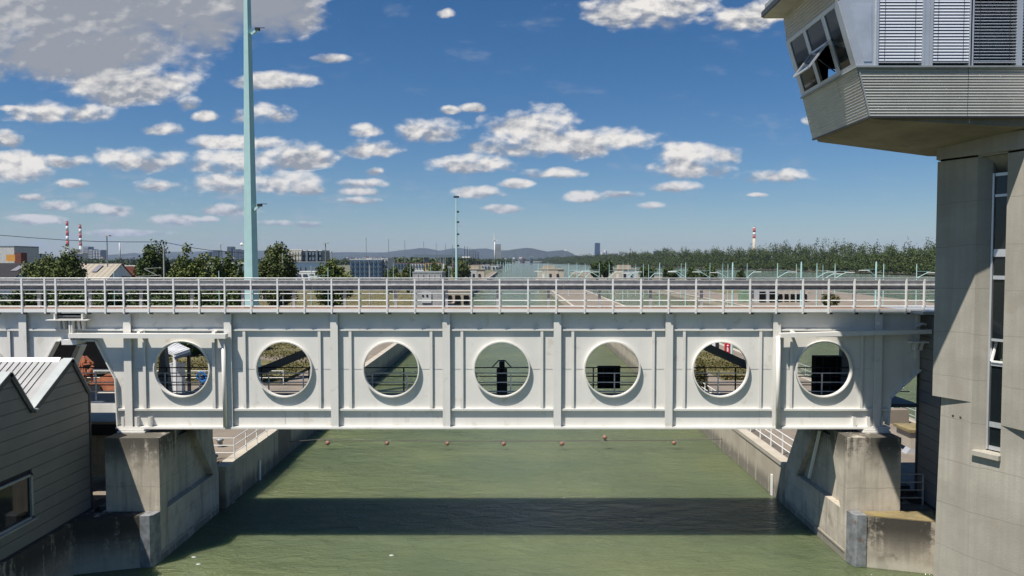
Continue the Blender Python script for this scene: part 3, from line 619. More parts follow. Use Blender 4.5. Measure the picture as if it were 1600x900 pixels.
# roof planes: sheets, standing ribs, barge trims, ridge caps
for i in range(len(prof)-1):
    (ya, z_a), (yb, z_b) = prof[i], prof[i+1]
    d = Vector((0, yb-ya, z_b-z_a)); L = d.length; nrm = Vector((0, -(z_b-z_a), (yb-ya))).normalized()
    if nrm.z < 0: nrm = -nrm
    P = lambda s, x, o: (x, ya+(yb-ya)*s+nrm.y*o, z_a+(z_b-z_a)*s+nrm.z*o)
    MB().add([P(s, x, o) for x in (-24, HX-.1) for s in (0, 1) for o in (-.03, .0)], [(0, 1, 3, 2), (4, 6, 7, 5), (0, 4, 5, 1), (2, 3, 7, 6), (0, 2, 6, 4), (1, 5, 7, 3)]).build('roof_sheet', ROOFM, hs)
    if i % 2 == 1:                              # long sunny slope carries the ribs
        for k in range(24):
            x = HX-.62-k*.21
            MB().add([P(s, xx, o) for xx in (x-.022, x+.022) for s in (.07, .93) for o in (0.001, .035)], [(0, 1, 3, 2), (4, 6, 7, 5), (0, 4, 5, 1), (2, 3, 7, 6), (0, 2, 6, 4), (1, 5, 7, 3)]).build('roof_rib', ROOFM, hs)
    # verge flashing along the gable
    MB().add([P(s, xx, o) for xx in (HX-.27, HX+.05) for s in (0.0, 1.0) for o in (.004, .045)], [(0, 1, 3, 2), (4, 6, 7, 5), (0, 4, 5, 1), (2, 3, 7, 6), (0, 2, 6, 4), (1, 5, 7, 3)]).build('verge_flashing', ZINC, hs)
    MB().add([P(s, xx, o) for xx in (HX+.002, HX+.06) for s in (0.0, 1.0) for o in (-.12, .003)], [(0, 1, 3, 2), (4, 6, 7, 5), (0, 4, 5, 1), (2, 3, 7, 6), (0, 2, 6, 4), (1, 5, 7, 3)]).build('barge_board', DTRIM, hs)
for i in range(1, len(prof), 2):
    MB().prism([(prof[i][0]-.16, prof[i][1]-.12), (prof[i][0], prof[i][1]+.055), (prof[i][0]+.12, prof[i][1]-.1)], -24, HX-.37, 'x').build('ridge_cap', ZINC, hs)
for i in range(2, len(prof), 2):
    MB().box(HX-.3, HX+.16, prof[i][0]-.07, prof[i][0]+.07, prof[i][1]+.0, prof[i][1]+.05).build('valley_spout', ZINC, hs)
# ================================================================== CONTROL TOWER (right)
tw = thing('control_tower', 'tall concrete lock control tower with overhanging glazed cabin, right', 'tower', (17, 20, 0))
A0x, A0y = 12.5, 20.8
TS, TN = Vector((.468, -.883)), Vector((.883, .468))     # along the wall towards the camera; into the wall
def Wp(s_, q_=0.): v_ = Vector((A0x, A0y))+TS*s_+TN*q_; return (v_.x, v_.y)
ZTOP = at(1459, 253, 20.8)[2]; lz = at(1464, 618, 20.8)[2]
ZW0 = at(1560, 706, 19.4)[2]; ZW1 = at(1562, 266, 19.4)[2]
def vol(poly, z0, z1, nm, m=CONCT): return MB().prism(poly, z0, z1, 'z').build(nm, m, tw)
SJ, SK, SN, QD = 1.13, 1.38, 1.90, .30                    # splay start, window start, near jamb, depth of window
bk = [(15.5, 20.2), (18, 23), (13.3, 21.5)]
lo = [(12.72, 20.72), Wp(SJ), Wp(SK, QD), Wp(SK, 1.2), (16, 21.5), (13.4, 21.6)]
loB = [(12.60, 20.78)]+[Wp(SJ, -.02)]+lo[2:]
n_ = len(lo); MB().add([(p[0], p[1], -.6) for p in loB]+[(p[0], p[1], lz) for p in lo], [tuple(range(n_)), tuple(range(2*n_-1, n_-1, -1))]+[(i, i+n_, (i+1) % n_+n_, (i+1) % n_) for i in range(n_)]).build('lower_wall', CONCT, tw)
vol([Wp(0), Wp(SJ), Wp(SK, QD), Wp(SK, 1.2), (16, 21.5), (13.2, 21.4)], lz+.001, ZTOP, 'upper_wall')
vol([Wp(SN), Wp(4.6), (19, 16), (19, 19.5), Wp(SN, 1.2)], -.6, lz-.5, 'lower_wall')
vol([Wp(SN), Wp(3.4, -.35), Wp(4.6), (19, 16), (19, 19.5), Wp(SN, 1.2)], lz-.499, ZTOP, 'upper_wall')
md = [Wp(SJ, .0), Wp(SN, 0), Wp(SN, 1.2), Wp(SK, 1.2), Wp(SK, QD)]
vol([Wp(SJ+.002, .002), Wp(SN, .002), Wp(SN, 1.2), Wp(SK, 1.2), Wp(SK, QD)], -.6, ZW0-.06, 'window_breast')
vol([Wp(SJ+.002, .002), Wp(SN, .002), Wp(SN, 1.2), Wp(SK, 1.2), Wp(SK, QD)], ZW1+.55, ZTOP, 'window_head')
a_, b_ = Wp(SJ+.002, .002), Wp(SN, .002); c_, d_ = Wp(SN, .6), Wp(SK, .6)
MB().add([(a_[0], a_[1], ZW1+.55), (b_[0], b_[1], ZW1+.55), (c_[0], c_[1], ZW1+.55), (d_[0], d_[1], ZW1+.55), (c_[0], c_[1], ZW1), (d_[0], d_[1], ZW1)], [(0, 1, 2, 3), (0, 3, 5), (1, 4, 2), (0, 5, 4, 1), (2, 4, 5, 3)]).build('sloped_lintel', CONCT, tw)
vol([Wp(SK, 1.2), Wp(4, 1.2), (19, 19.6), (18, 23)], -.6, ZTOP-.01, 'core_wall')
vol([Wp(-.02, -.03), Wp(2.6, -.10), Wp(4.5, -.2), (19, 16), (18, 23), (13.2, 21.5)], ZTOP+.06, ZTOP+.55, 'collar')
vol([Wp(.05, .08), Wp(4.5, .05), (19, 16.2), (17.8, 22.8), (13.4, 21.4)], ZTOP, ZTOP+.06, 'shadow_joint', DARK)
for k_ in range(14):
    zz_ = .6+1.26*(k_ % 6)+.5; f_ = .25+.5*(k_//6)/2; P0 = Vector((12.72, 20.7)); P1 = Vector(Wp(SJ)); q_ = P0.lerp(P1, .15+f_) if zz_ < lz else None
    if q_ is None: continue
    n2 = Vector((-(P1-P0).y, (P1-P0).x)).normalized(); n2 = n2 if n2.x < 0 else -n2; c_ = q_+n2*.012
    MB().tube([(c_.x, c_.y, zz_), (c_.x-n2.x*.03, c_.y-n2.y*.03, zz_)], .035, 8).build('tie_hole', CONCF, tw)
# long strip window
wz = lambda py: at(1560, py, 19.3)[2]
def wbox(s0, s1, q0, q1, z0, z1, mb):
    return mb.prism([Wp(s0, q0), Wp(s1, q0), Wp(s1, q1), Wp(s0, q1)], min(z0, z1), max(z0, z1), 'z')
fr = MB()
for (a, b) in ((268, 273), (302, 306), (389, 401), (431, 437), (531, 535), (567, 574), (663, 671), (701, 707)): wbox(SK+.07, SN-.02, QD-.02, QD+.06, wz(b), wz(a), fr)
wbox(SK, SK+.05, QD-.03, QD+.06, wz(707), wz(268), fr); wbox(SN-.02, SN, QD-.04, QD+.06, wz(707), wz(268), fr)
wn = fr.build('window_frame', ALU, tw)
for (a, b) in ((273, 302), (306, 389), (401, 431), (437, 531), (574, 663), (671, 701)): wbox(SK+.07, SN-.02, QD+.02, QD+.035, wz(b), wz(a), MB()).build('pane', GLASS, wn)
zo0, zo1 = wz(567), wz(535)
sb = [Wp(SK+.09, QD-.03), Wp(SN-.04, QD-.03)]; st_ = [Wp(SK+.09, QD+.22), Wp(SN-.04, QD+.22)]
fs_ = MB()
for a, b in (((*sb[0], zo0), (*sb[1], zo0)), ((*sb[0], zo0), (*st_[0], zo1)), ((*sb[1], zo0), (*st_[1], zo1)), ((*st_[0], zo1), (*st_[1], zo1))): fs_.bar(a, b, .05)
fs_.build('open_sash', RAILW, wn)
CURT = mat('curtain', (.14, .17, .13), .9, var=.2)
cu = MB()
for k in range(7): wbox(SK+.02+k*.08, SK+.06+k*.08, QD+.25+(k % 2)*.04, QD+.27+(k % 2)*.04, wz(660), wz(440), cu)
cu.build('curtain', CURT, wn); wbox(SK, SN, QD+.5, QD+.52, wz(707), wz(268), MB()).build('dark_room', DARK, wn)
wbox(SJ+.06, SN+.02, -.12, QD+.05, ZW0-.16, ZW0-.03, MB()).build('window_sill', CONCT, tw)
# link building in blue-grey boards between pier and tower
lk = thing('link_building', 'narrow blue-grey boarded stair wall between pier and control tower', 'building', (15, 25, 1.8))
LX0, LX1 = 15.08, 14.92
z = 1.9; ztop = at(1440, 488, 25.9)[2]
while z < ztop-.05:
    z1 = min(z+.40, ztop)
    MB().prism([(LX0, 25.95), (LX1+.02, 24.42), (LX1+.3, 24.42), (LX0+.3, 25.95)], z, z1-.018, 'z').build('cladding_board', CLADB, lk); z += .40
MB().prism([(LX0+.03, 25.93), (LX1+.05, 24.43), (LX1+.4, 24.43), (LX0+.4, 25.93)], 1.8, ztop-.01, 'z').build('wall_core', DARKR, lk)
MB().box(LX0-.03, LX0+.1, 25.95, 26.03, 1.8, ztop+.02).build('corner_trim', DTRIM, lk)
MB().box(14.3, 16.5, 24.45, 28.1, ztop+.02, ztop+.12).build('landing', GALV, lk)
# ---- cabin
dN, dF = 18.35, 21.75
c = thing('cabin', '', '') if False else None
def cp(px, py, Y): return at(px, py, Y)
b_N = cp(1357.8, 182, dN); b_F = cp(1267.5, 216.7, dF); m_N = cp(1339.7, 104, dN); m_F = cp(1252.8, 152.8, dF)
t_N = cp(1310, 1, dN); t_F = cp(1232.8, 54, dF); u_F = cp(1225, 34, dF)
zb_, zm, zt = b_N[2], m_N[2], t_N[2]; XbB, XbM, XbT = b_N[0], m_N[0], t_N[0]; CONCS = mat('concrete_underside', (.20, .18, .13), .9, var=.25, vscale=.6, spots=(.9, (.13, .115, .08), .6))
zr = zt+.72; XbR = XbT-.10
XR = 21.0
print('cabin', XbB, XbM, XbT, zb_, zm, zt)
Yn_ = lambda z: dN - 0*(z)                       # front stays upright
# slab: tapered concrete cantilever
zsf = at(1458, 241, 23.9)[2]
zsf = at(1458, 241, 21.3)[2]
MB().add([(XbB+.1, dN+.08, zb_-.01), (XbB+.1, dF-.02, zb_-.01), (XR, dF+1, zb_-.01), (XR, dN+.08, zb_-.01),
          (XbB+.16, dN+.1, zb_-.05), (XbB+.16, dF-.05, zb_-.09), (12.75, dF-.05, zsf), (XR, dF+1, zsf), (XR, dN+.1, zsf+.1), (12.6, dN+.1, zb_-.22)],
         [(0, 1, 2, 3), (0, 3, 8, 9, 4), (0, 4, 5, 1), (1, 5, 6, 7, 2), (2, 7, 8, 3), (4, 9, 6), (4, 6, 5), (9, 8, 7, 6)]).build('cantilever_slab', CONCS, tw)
# corrugated skirts: wave profile in z, along X (front) and along Y (left, leaning)
def wave(n, amp, z0, z1): return [(z0+(z1-z0)*i/(n*4), amp*(sin(i*pi/2)*.5+.5)) for i in range(n*4+1)]
def corr_front(x0b, x0t, x1, z0, z1, Y, n, par):
    m = MB(); pr = wave(n, .022, z0, z1); vs = []
    for z, a in pr:
        x0 = x0b+(x0t-x0b)*(z-z0)/(z1-z0); vs += [(x0, Y-a, z), (x1, Y-a, z)]
    m.add(vs, [(2*i, 2*i+1, 2*i+3, 2*i+2) for i in range(len(pr)-1)]); return m.build('corrugated_panel', CORR, par)
def corr_side(z0, z1, x0, x1, ya, yb, n, par):   # ya/yb: functions giving near and far Y
    m = MB(); pr = wave(n, .022, z0, z1); vs = []
    for z, a in pr:
        x = x0+(x1-x0)*(z-z0)/(z1-z0)-a; vs += [(x, ya, z), (x, yb, z)]
    m.add(vs, [(2*i, 2*i+1, 2*i+3, 2*i+2) for i in range(len(pr)-1)]); return m.build('corrugated_panel', CORR, par)
cfx = cp(1512, 150, dN)[0]
def lerp(a, b, t): return a+(b-a)*t
corr_front(XbB, XbM, cfx-.006, zb_, zm-.04, dN, 17, tw)
corr_front(cfx+.006, cfx+.006, XR, zb_, zm-.04, dN, 17, tw)
ymid = cp(1313, 160, 1)[0]
corr_side(zb_, zm-.04, XbB, XbM, dN, 19.5, 17, tw); corr_side(zb_, zm-.04, XbB, XbM, 19.51, dF, 17, tw)
corr_side(zt+.01, zr, XbT, XbR, dN, dF, 8, tw)
MB().add([(XbB, dF, zb_), (XR, dF, zb_), (XR, dF, zm), (XbM, dF, zm)], [(0, 1, 2, 3)]).build('rear_panel', CORR, tw)
MB().add([(XbT, dF, zt), (XR, dF, zt), (XR, dF, zr), (XbR, dF, zr)], [(0, 1, 2, 3)]).build('rear_panel', CORR, tw)
MB().prism([(XbB-.02, dN-.02), (XbB+.06, dN-.02), (XbB+.06, dF+.02), (XbB-.02, dF+.02)], zb_-.03, zb_-.0, 'z').box(XbB+.07, XR, dN-.025, dN+.05, zb_-.03, zb_).build('drip_edge', DTRIM, tw)
MB().add([(XbB-.006, dN-.03, zb_), (XbB+.03, dN-.03, zb_), (XbM+.03, dN-.03, zm), (XbM-.006, dN-.03, zm), (XbB-.006, dN, zb_), (XbB+.03, dN, zb_), (XbM+.03, dN, zm), (XbM-.006, dN, zm)],
         [(0, 1, 2, 3), (4, 7, 6, 5), (0, 4, 5, 1), (1, 5, 6, 2), (2, 6, 7, 3), (3, 7, 4, 0)]).build('corner_trim', ZINC, tw)
MB().box(XbM-.06, XbM+.05, dN-.07, dF+.05, zm-.035, zm+.01).box(XbM+.051, XR, dN-.07, dN+.04, zm-.035, zm+.01).build('sill_flashing', ZINC, tw)
# leaning side: frame bars in the plane between (XbM,zm) and (XbT,zt)
def sp(s, zf, o=0): # s 0 near ..1 far ; zf 0 bottom..1 top
    return (lerp(XbM, XbT, zf)-o, lerp(dN, dF, s), lerp(zm+.01, zt, zf))
def sbar(s0, s1, z0, z1, m, nm, par, o0=-.05, o1=.03):
    vs = [sp(s, z, o) for o in (o0, o1) for s in (s0, s1) for z in (z0, z1)]
    return MB().add(vs, [(0, 1, 3, 2), (4, 6, 7, 5), (0, 4, 5, 1), (2, 3, 7, 6), (0, 2, 6, 4), (1, 5, 7, 3)]).build(nm, m, par)
def s_of(px): # position along the side from the picture at the sill line
    t = (px-1252.8)/(1339.7-1252.8); yy = 104+(1-t)*48.8
    Xc = XbM; return (Xc*F/(px-800)*(cos(PITCH)+(450-yy)/F*sin(PITCH))-dN)/(dF-dN)
s1 = s_of(1313); s2 = s_of(1283)
wf = sbar(0, .07, 0, 1, ALU, 'window_frame', tw)
for (a, b, z0, z1) in ((.93, 1, 0, 1), (s1-.03, s1+.025, .06, .94), (s2-.03, s2+.025, .06, .94), (.07, .93, 0, .06), (.07, .93, .94, 1)): sbar(a, b, z0, z1, ALU, 'frame_bar', wf)
sbar(.07, s1-.03, .06, .94, GLASS, 'pane', wf, -.02, .0); sbar(s2+.025, .93, .06, .94, GLASS, 'pane', wf, -.02, 0)
# tilted open sash in the middle bay
top = sp(0, .52); 
A0 = sp(s1+.03, .93, .02); A1 = sp(s2-.03, .93, .02)
e0, e1 = sp(s1+.03, .55, .04), sp(s2-.03, .55, .04)
k0 = (e0[0]-.50, e0[1], e0[2]-.66); k1 = (e1[0]-.50, e1[1], e1[2]-.66)
sash = MB()
for a, b in ((e0, e1), (k0, k1), (e0, k0), (e1, k1)): sash.bar(a, b, .05)
so = sash.build('open_sash', ALU, wf); sbar(s2+.025, s1-.03, .54, .575, ALU, 'transom', wf); sbar(s2+.025, s1-.03, .575, .94, GLASS, 'pane', wf, -.02, 0)
MB().sheet([e0, e1, k1, k0]).build('pane', GLASS, wf)
MB().bar(sp(s1+.06, .1, .0), lerp(Vector(e0), Vector(k0), .6), .025).build('stay_arm', DARKR, wf)
# cabin inside: floor, ceiling, back wall with a window at the far end
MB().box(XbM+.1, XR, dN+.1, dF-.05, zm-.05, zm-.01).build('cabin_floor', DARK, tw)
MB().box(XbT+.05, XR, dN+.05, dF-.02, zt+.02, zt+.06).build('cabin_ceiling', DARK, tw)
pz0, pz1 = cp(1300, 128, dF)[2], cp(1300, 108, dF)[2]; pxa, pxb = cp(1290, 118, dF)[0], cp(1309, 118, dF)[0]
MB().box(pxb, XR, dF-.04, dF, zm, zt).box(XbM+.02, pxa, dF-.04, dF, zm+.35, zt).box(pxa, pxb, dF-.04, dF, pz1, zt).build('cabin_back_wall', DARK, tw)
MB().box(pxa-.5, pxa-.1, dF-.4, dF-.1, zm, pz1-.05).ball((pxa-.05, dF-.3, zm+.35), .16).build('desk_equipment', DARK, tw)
# front windows
def fb(pa, ya, pb, yb, m, nm, par, y0=-.03, y1=.03):
    A = cp(pa, ya, dN); B = cp(pb, yb, dN); return MB().box(A[0], B[0], dN+y0, dN+y1, B[2], max(A[2], 0)).build(nm, m, par)
ztp = zt+.12
zz = lambda py: cp(1400, py, dN)[2]; xx = lambda px: cp(px, 60, dN)[0]
MB().add([(XbM, dN-.02, zm+.011), (xx(1367), dN-.02, zm+.011), (xx(1367), dN-.02, ztp), (XbT-.01, dN-.02, ztp), (XbM, dN+.03, zm+.011), (xx(1367), dN+.03, zm+.011), (xx(1367), dN+.03, ztp), (XbT-.01, dN+.03, ztp)],
         [(0, 1, 2, 3), (4, 7, 6, 5), (0, 4, 5, 1), (1, 5, 6, 2), (2, 6, 7, 3), (3, 7, 4, 0)]).build('corner_panel', ALU, tw)
MB().add([(xx(1349.5), dN-.035, zm+.12), (xx(1362), dN-.035, zm+.12), (xx(1360), dN-.035, zz(7)), (xx(1327), dN-.035, zz(7)), (xx(1349.5), dN-.021, zm+.12), (xx(1362), dN-.021, zm+.12), (xx(1360), dN-.021, zz(7)), (xx(1327), dN-.021, zz(7))],
         [(0, 1, 2, 3), (4, 7, 6, 5), (0, 4, 5, 1), (1, 5, 6, 2), (2, 6, 7, 3), (3, 7, 4, 0)]).build('infill_panel', mat('pale_panel', (.46, .50, .56), .4, .3), tw)
MB().box(XbT-.05, XR, dN-.03, dN+.04, ztp, zr).build('front_fascia', ALU, tw)
MB().box(xx(1367), XR, dN+.14, dN+.2, zm+.01, ztp).build('front_glazing', GLASS, tw)
bays = [(1372, 1439.5, 1), (1456.5, 1513, 1), (1520, 1587, 0), (1596, 1662, 0), (1670, 1735, 1)]
for (a, b, closed) in bays:
    w = MB().box(xx(a-5), xx(a-.3), dN-.05, dN+.14, zm+.01, ztp).build('blind_guide', ALU, tw); MB().box(xx(b+.3), xx(b+4), dN-.05, dN+.14, zm+.01, ztp).build('blind_guide', ALU, tw)
    m = MB(); z = zz(95.5); bot = z; pitch = .0785; h = .037
    while z < ztp-.04:
        if closed: m.add([(xx(a), dN-.034, z), (xx(b), dN-.034, z), (xx(b), dN-.002, z+.069), (xx(a), dN-.002, z+.069), (xx(a), dN-.026, z+.036), (xx(b), dN-.026, z+.036)], [(0, 1, 5, 4), (4, 5, 2, 3)])
        else: m.box(xx(a), xx(b), dN-.03, dN+.035, z-.004, z+.006)
        z += pitch
    m.build('blind_slats', BLIND, w, kind='stuff')
    MB().box(xx(a), xx(b), dN-.035, dN+.035, bot-.05, bot-.025).build('bottom_rail', ALU, w)
    for f in (.14, .84): x = lerp(xx(a), xx(b), f); MB().box(x-.004, x+.004, dN-.04, dN-.036, bot, ztp).build('ladder_cord', DTRIM, w)
MB().box(xx(1443.5), xx(1451), dN-.04, dN+.14, zm+.01, ztp).build('mullion_panel', ALU, tw)
# roof with overhang
rs_ = cp(1191, 29, dF+.1); 
RZ = zr
MB().prism([(XbR-.62, dN-.10), (XR, dN-.10), (XR, dF+.05), (XbR-.62, dF+.05)], RZ, RZ+.04, 'z').build('roof_soffit', mat('soffit_panel', (.50, .47, .40), .6), tw)
MB().prism([(XbR-.66, dN-.14), (XR, dN-.14), (XR, dF+.09), (XbR-.66, dF+.09)], RZ+.041, RZ+.2, 'z').build('roof_edge', DTRIM, tw)
MB().box(XbR-.58, XR, dN-.05, dF+.02, RZ+.2, RZ+.4).build('roof_cover', ZINC, tw)
# ================================================================== RAILINGS ON THE QUAYS
def railing(name, pts, label, n_rail=3, hgt=.98, step=1.45, m=RAILW, group=None, r=.022):
    o = thing(name, label, 'railing', pts[0], group); L = 0
    for z in [hgt*(k+1)/n_rail for k in range(n_rail)]:
        MB().tube([(p[0], p[1], p[2]+z) for p in pts], r, 6).build('rail', m, o)
    for a, b in zip(pts, pts[1:]):
        a, b = Vector(a), Vector(b); n = max(1, round((b-a).length/step))
        for k in range(n+1):
            if k == n and b != Vector(pts[-1]): continue
            p = a.lerp(b, k/n); MB().box(p.x-.022, p.x+.022, p.y-.022, p.y+.022, p.z, p.z+hgt).build('post', m, o)
    MB().box(pts[0][0]-.06, pts[0][0]+.06, pts[0][1]-.06, pts[0][1]+.06, pts[0][2], pts[0][2]+.02).build('foot_plate', m, o)
    return o
railing('quay_railing', [(-13.6, 30.2, Q), (-13.4, 31.0, Q), (-12.35, 31.0, Q), (-12.35, 36.5, Q)], 'white pipe railing along the left quay edge, turning behind the pier', m=RAILW)
railing('quay_railing', [(12.35, 30.4, Q), (12.35, 52, Q)], 'white pipe railing along the sunlit right quay edge under the bridge')
railing('quay_railing', [(22.1, 31, Q), (22.1, 60, Q)], 'thin pipe railing along the second chamber, behind the link building', m=GALVR)
railing('quay_gate', [(13.98, 25.15, Q), (14.85, 25.15, Q)], 'small steel gate between the right pier and the boarded stair wall', n_rail=4, hgt=1.15, m=GALVR, step=.9)
railing('quay_railing', [(-14.6, 26.5, 4.2-.1), (-14.6, 27.5, 4.2-.1)], 'short rail end behind the grey house corner on the platform', m=GALVR)
railing('quay_railing', [(-33, 50.2, Q), (-16.4, 50.2, Q)], 'white parapet railing before the grass, seen through the leftmost opening', m=RAILW, n_rail=2)
st = thing('stair_flight', 'short concrete steps behind the small gate beside the right pier', 'steps', (14.4, 25.2, 1.8))
for k in range(4): box(13.96, 14.95, 25.3+k*.28, 25.58+k*.28, Q-.02, Q+.05+k*.12).build('step', CONCF, st)
# concrete bin with mossy lid
bn = thing('storage_box', 'pale concrete box with mossy lid on the centre quay', 'box', (18.2, 31.4, Q))
X0 = at(1424, 640, 32)[0]
MB().box(X0, X0+1.6, 32, 33.2, Q+.25, Q+1.0).build('box_body', SLAB, bn); MB().box(X0-.12, X0+1.7, 31.9, 33.3, Q+1.0, Q+1.12).build('lid', MOSS, bn)
MB().prism([(X0-.2, Q), (X0+.5, Q), (X0+.3, Q+.25), (X0, Q+.25)], 32, 32.4, 'y').build('foot', ALU, bn)
pb = thing('parapet_block', 'low brown concrete block on the centre quay edge', 'block', (20, 40, Q)); A = at(1392, 640, 38)
MB().box(A[0], A[0]+1.0, 38, 38.5, Q, Q+.75).build('block', QUAY, pb)
# bollards
def bollard(x, y, lb):
    b = thing('bollard', lb, 'bollard', (x, y, Q), 'mooring bollards on the quays'); MB().tube([(x, y, Q), (x, y, Q+.3)], .12, 10).build('post', STEEL, b); MB().ball((x, y, Q+.34), .19, 10, .5).build('cap', STEEL, b)
for i, (x, y, lb) in enumerate(((-13.9, 33.2, 'dark mooring bollard on the left quay behind the white railing'), (-13.0, 30.4, 'dark mooring bollard in the shade behind the left pier'), (13.6, 60, 'dark mooring bollard on the centre quay, sixth opening'), (-13.6, 52, 'dark mooring bollard on the left quay, second opening'))): bollard(x, y, lb)
# ================================================================== BUOY LINE
bl = thing('buoy_cable', 'steel cable strung across the lock chamber under the bridge', 'cable', (0, 39.3, .64))
pts = [(-12.3, 38.6, .65)]+[(x, 39.3, .52+.0006*x*x) for x in np.linspace(-11, 11, 12)]+[(12.0, 39.3, .64)]
MB().tube(pts, .022, 6).build('cable', CABLE, bl)
MB().box(11.88, 12.0, 39.2, 39.4, .5, 1.0).build('wall_anchor', STEEL, bl)
bu = thing('buoy', 'orange ball float, leftmost on the cable across the lock', 'buoy', (0, 0, 0), 'floats on the cable')
MB().ball((0, 0, -.18), .135, 12).build('ball', BUOY, bu, True); MB().tube([(-.2, 0, 0), (-.19, 0, -.25)], .015, 5).tube([(.2, 0, 0), (.19, 0, -.25)], .015, 5).tube([(-.2, 0, -.02), (.2, 0, -.02)], .015, 5).build('hanger', STEEL, bu)
lbl = ['orange ball float, leftmost on the cable across the lock', 'brown float on the cable, second from the left', 'rusty float on the cable, third from the left', 'pale float on the cable near the middle, fourth from left', 'rusty float on the cable, third from the right', 'float flipped up above the cable, second from the right', 'brown float on the cable, nearest the right wall']
for k, px in enumerate((512, 605, 699, 787, 878, 945, 1053)):
    p = at(px, 690, 39.3); L = (p[0], 39.3, .52+.0006*p[0]**2)
    if k == 5: o = copy_tree(bu, (L[0], L[1], L[2]), lbl[k]); o.rotation_euler = (pi*.95, 0, 0)
    elif k == 0: bu.location = L
    else: copy_tree(bu, L, lbl[k], random.uniform(-.3, .3), random.uniform(.85, 1.05))
for (px_, py_, lb_) in ((302, 871, 'white feather drifting on the water near the left pier'), (309, 882, 'pale twig drifting on the water below the feather'), (611, 868, 'tiny foam fleck at the lower middle of the water')):
    p = onz(px_, py_, .01); o = thing('drifting_fleck', lb_, 'debris', p); MB().prism([(p[0]-.06, p[1]), (p[0], p[1]-.03), (p[0]+.09, p[1]+.01), (p[0], p[1]+.04)], .005, .03, 'z').build('fleck', RAILW, o)
# ================================================================== FOLIAGE
def quads(C, size, m, name, parent=None, kind=None, up=.35):
    n = len(C); nr = RNG.normal(size=(n, 3)); nr[:, 2] += up; nr /= np.linalg.norm(nr, axis=1)[:, None]
    a = np.cross(nr, RNG.normal(size=(n, 3))); a /= np.linalg.norm(a, axis=1)[:, None]; b = np.cross(nr, a)
    s = (size*RNG.uniform(.6, 1.25, n))[:, None] if np.isscalar(size) else (size*RNG.uniform(.6, 1.25, n))[:, None]
    V = np.stack([C-a*s*.5, C+b*s*.34, C+a*s*.5, C-b*s*.34], 1).reshape(-1, 3)
    me = bpy.data.meshes.new(name); me.vertices.add(4*n); me.vertices.foreach_set('co', V.ravel().astype('f')); me.loops.add(4*n); me.loops.foreach_set('vertex_index', np.arange(4*n, dtype='i'))
    me.polygons.add(n); me.polygons.foreach_set('loop_start', np.arange(0, 4*n, 4, dtype='i')); me.polygons.foreach_set('loop_total', np.full(n, 4, 'i')); me.update(); me.materials.append(m)
    o = bpy.data.objects.new(name, me); COL.objects.link(o)
    if parent: o.parent = parent
    return props(o, None, None, None, kind)
def crown_pts(w, h, z0, n, clumps, shape='round', taper=1., smooth=False):
    cs = []
    while len(cs) < clumps:
        p = RNG.uniform(-1, 1, 3); r = np.linalg.norm(p)
        if r > .9 or r < .3: continue
        q = p.copy()
        if shape == 'cone': q[:2] *= (1-.55*max(0, p[2]))
        cs.append(q)
    cs = np.array(cs); cs *= RNG.uniform(.78, .95, (clumps, 1)) if smooth else RNG.uniform(.8, 1.12, (clumps, 1))
    idx = RNG.integers(0, clumps, n); cr = RNG.uniform(.2, .36, clumps)
    off = RNG.normal(size=(n, 3)); off /= np.linalg.norm(off, axis=1)[:, None]; off *= (RNG.uniform(0, 1, (n, 1))**.45)*cr[idx][:, None]
    P = cs[idx]+off
    P[:, 0] *= w/2; P[:, 1] *= w/2; P[:, 2] = (P[:, 2]+1)/2*h+z0
    P[:, 2] = np.maximum(P[:, 2], .15)
    return P
def tree(name, loc, w, h, z0, n, clumps, leaf, m, label, shape='round', group='trees on the left bank', tr=.22):
    r = thing(name, label, 'tree', loc, group); x, y, z = loc; top = z0+h*.75
    MB().tube([(x, y, z-.1), (x+.1, y, z+z0*.6+.3), (x-.1, y, z+top*.6), (x, y, z+top)], tr, 7, tr*.25).build('trunk', BARK, r)
    lm = MB()
    for k in range(7):
        a = random.uniform(0, 2*pi); zb = z+z0+h*random.uniform(.05, .5); lm.tube([(x, y, zb), (x+cos(a)*w*.2, y+sin(a)*w*.2, zb+h*.12), (x+cos(a)*w*.36, y+sin(a)*w*.36, zb+h*.25)], tr*.4, 5, tr*.1)
    lm.build('limbs', BARK, r)
    quads(crown_pts(w, h, z0, n, clumps, shape), leaf, m, 'crown', r); return r
def tree_px(x0, x1, ytop, Y, n, clumps, leaf, m, label, name='deciduous_tree', shape='round', z0=.3, gz=Q, **k):
    a = at(x0, 430, Y); b = at(x1, 430, Y); t = at((x0+x1)/2, ytop, Y)[2]
    return tree(name, ((a[0]+b[0])/2, Y, gz), (b[0]-a[0])*1.04, t-gz-z0, z0, int(n*1.7), int(clumps*1.9), leaf*.95, m, label, shape, **k)
tree_px(33, 112, 397, 92, 7200, 60, .40, LEAF1, 'broad loose bushy tree before the dark roofed shed', z0=.2)
tree_px(70, 138, 391, 90, 5200, 46, .42, LEAF1, 'loose bushy tree before the twin chimneys, left of the tan roof')
tree_px(212, 269, 378, 110, 9000, 60, .42, LEAF2, 'tall dense round dark tree behind the catenary mast')
tree_px(260, 322, 389, 96, 7000, 50, .42, LEAF3, 'feathery poplar like tree right of the catenary mast', shape='cone')
tree_px(296, 350, 397, 97, 4500, 36, .42, LEAF3, 'middle shrubby tree of the light green clump')
tree_px(336, 376, 399, 98, 4000, 28, .42, LEAF3, 'slim shrubby tree nearest left of the mint mast', shape='cone')
tree_px(364, 386, 412, 95, 2200, 20, .40, LEAF1, 'small low shrub touching the foot of the mint mast')
tree_px(407, 463, 382, 112, 8000, 56, .42, LEAF1, 'tall round tree right of the mint mast, before the beige office')
tree_px(492, 550, 404, 120, 7000, 48, .48, LEAF3, 'broad bushy tree left of the blue glass office')
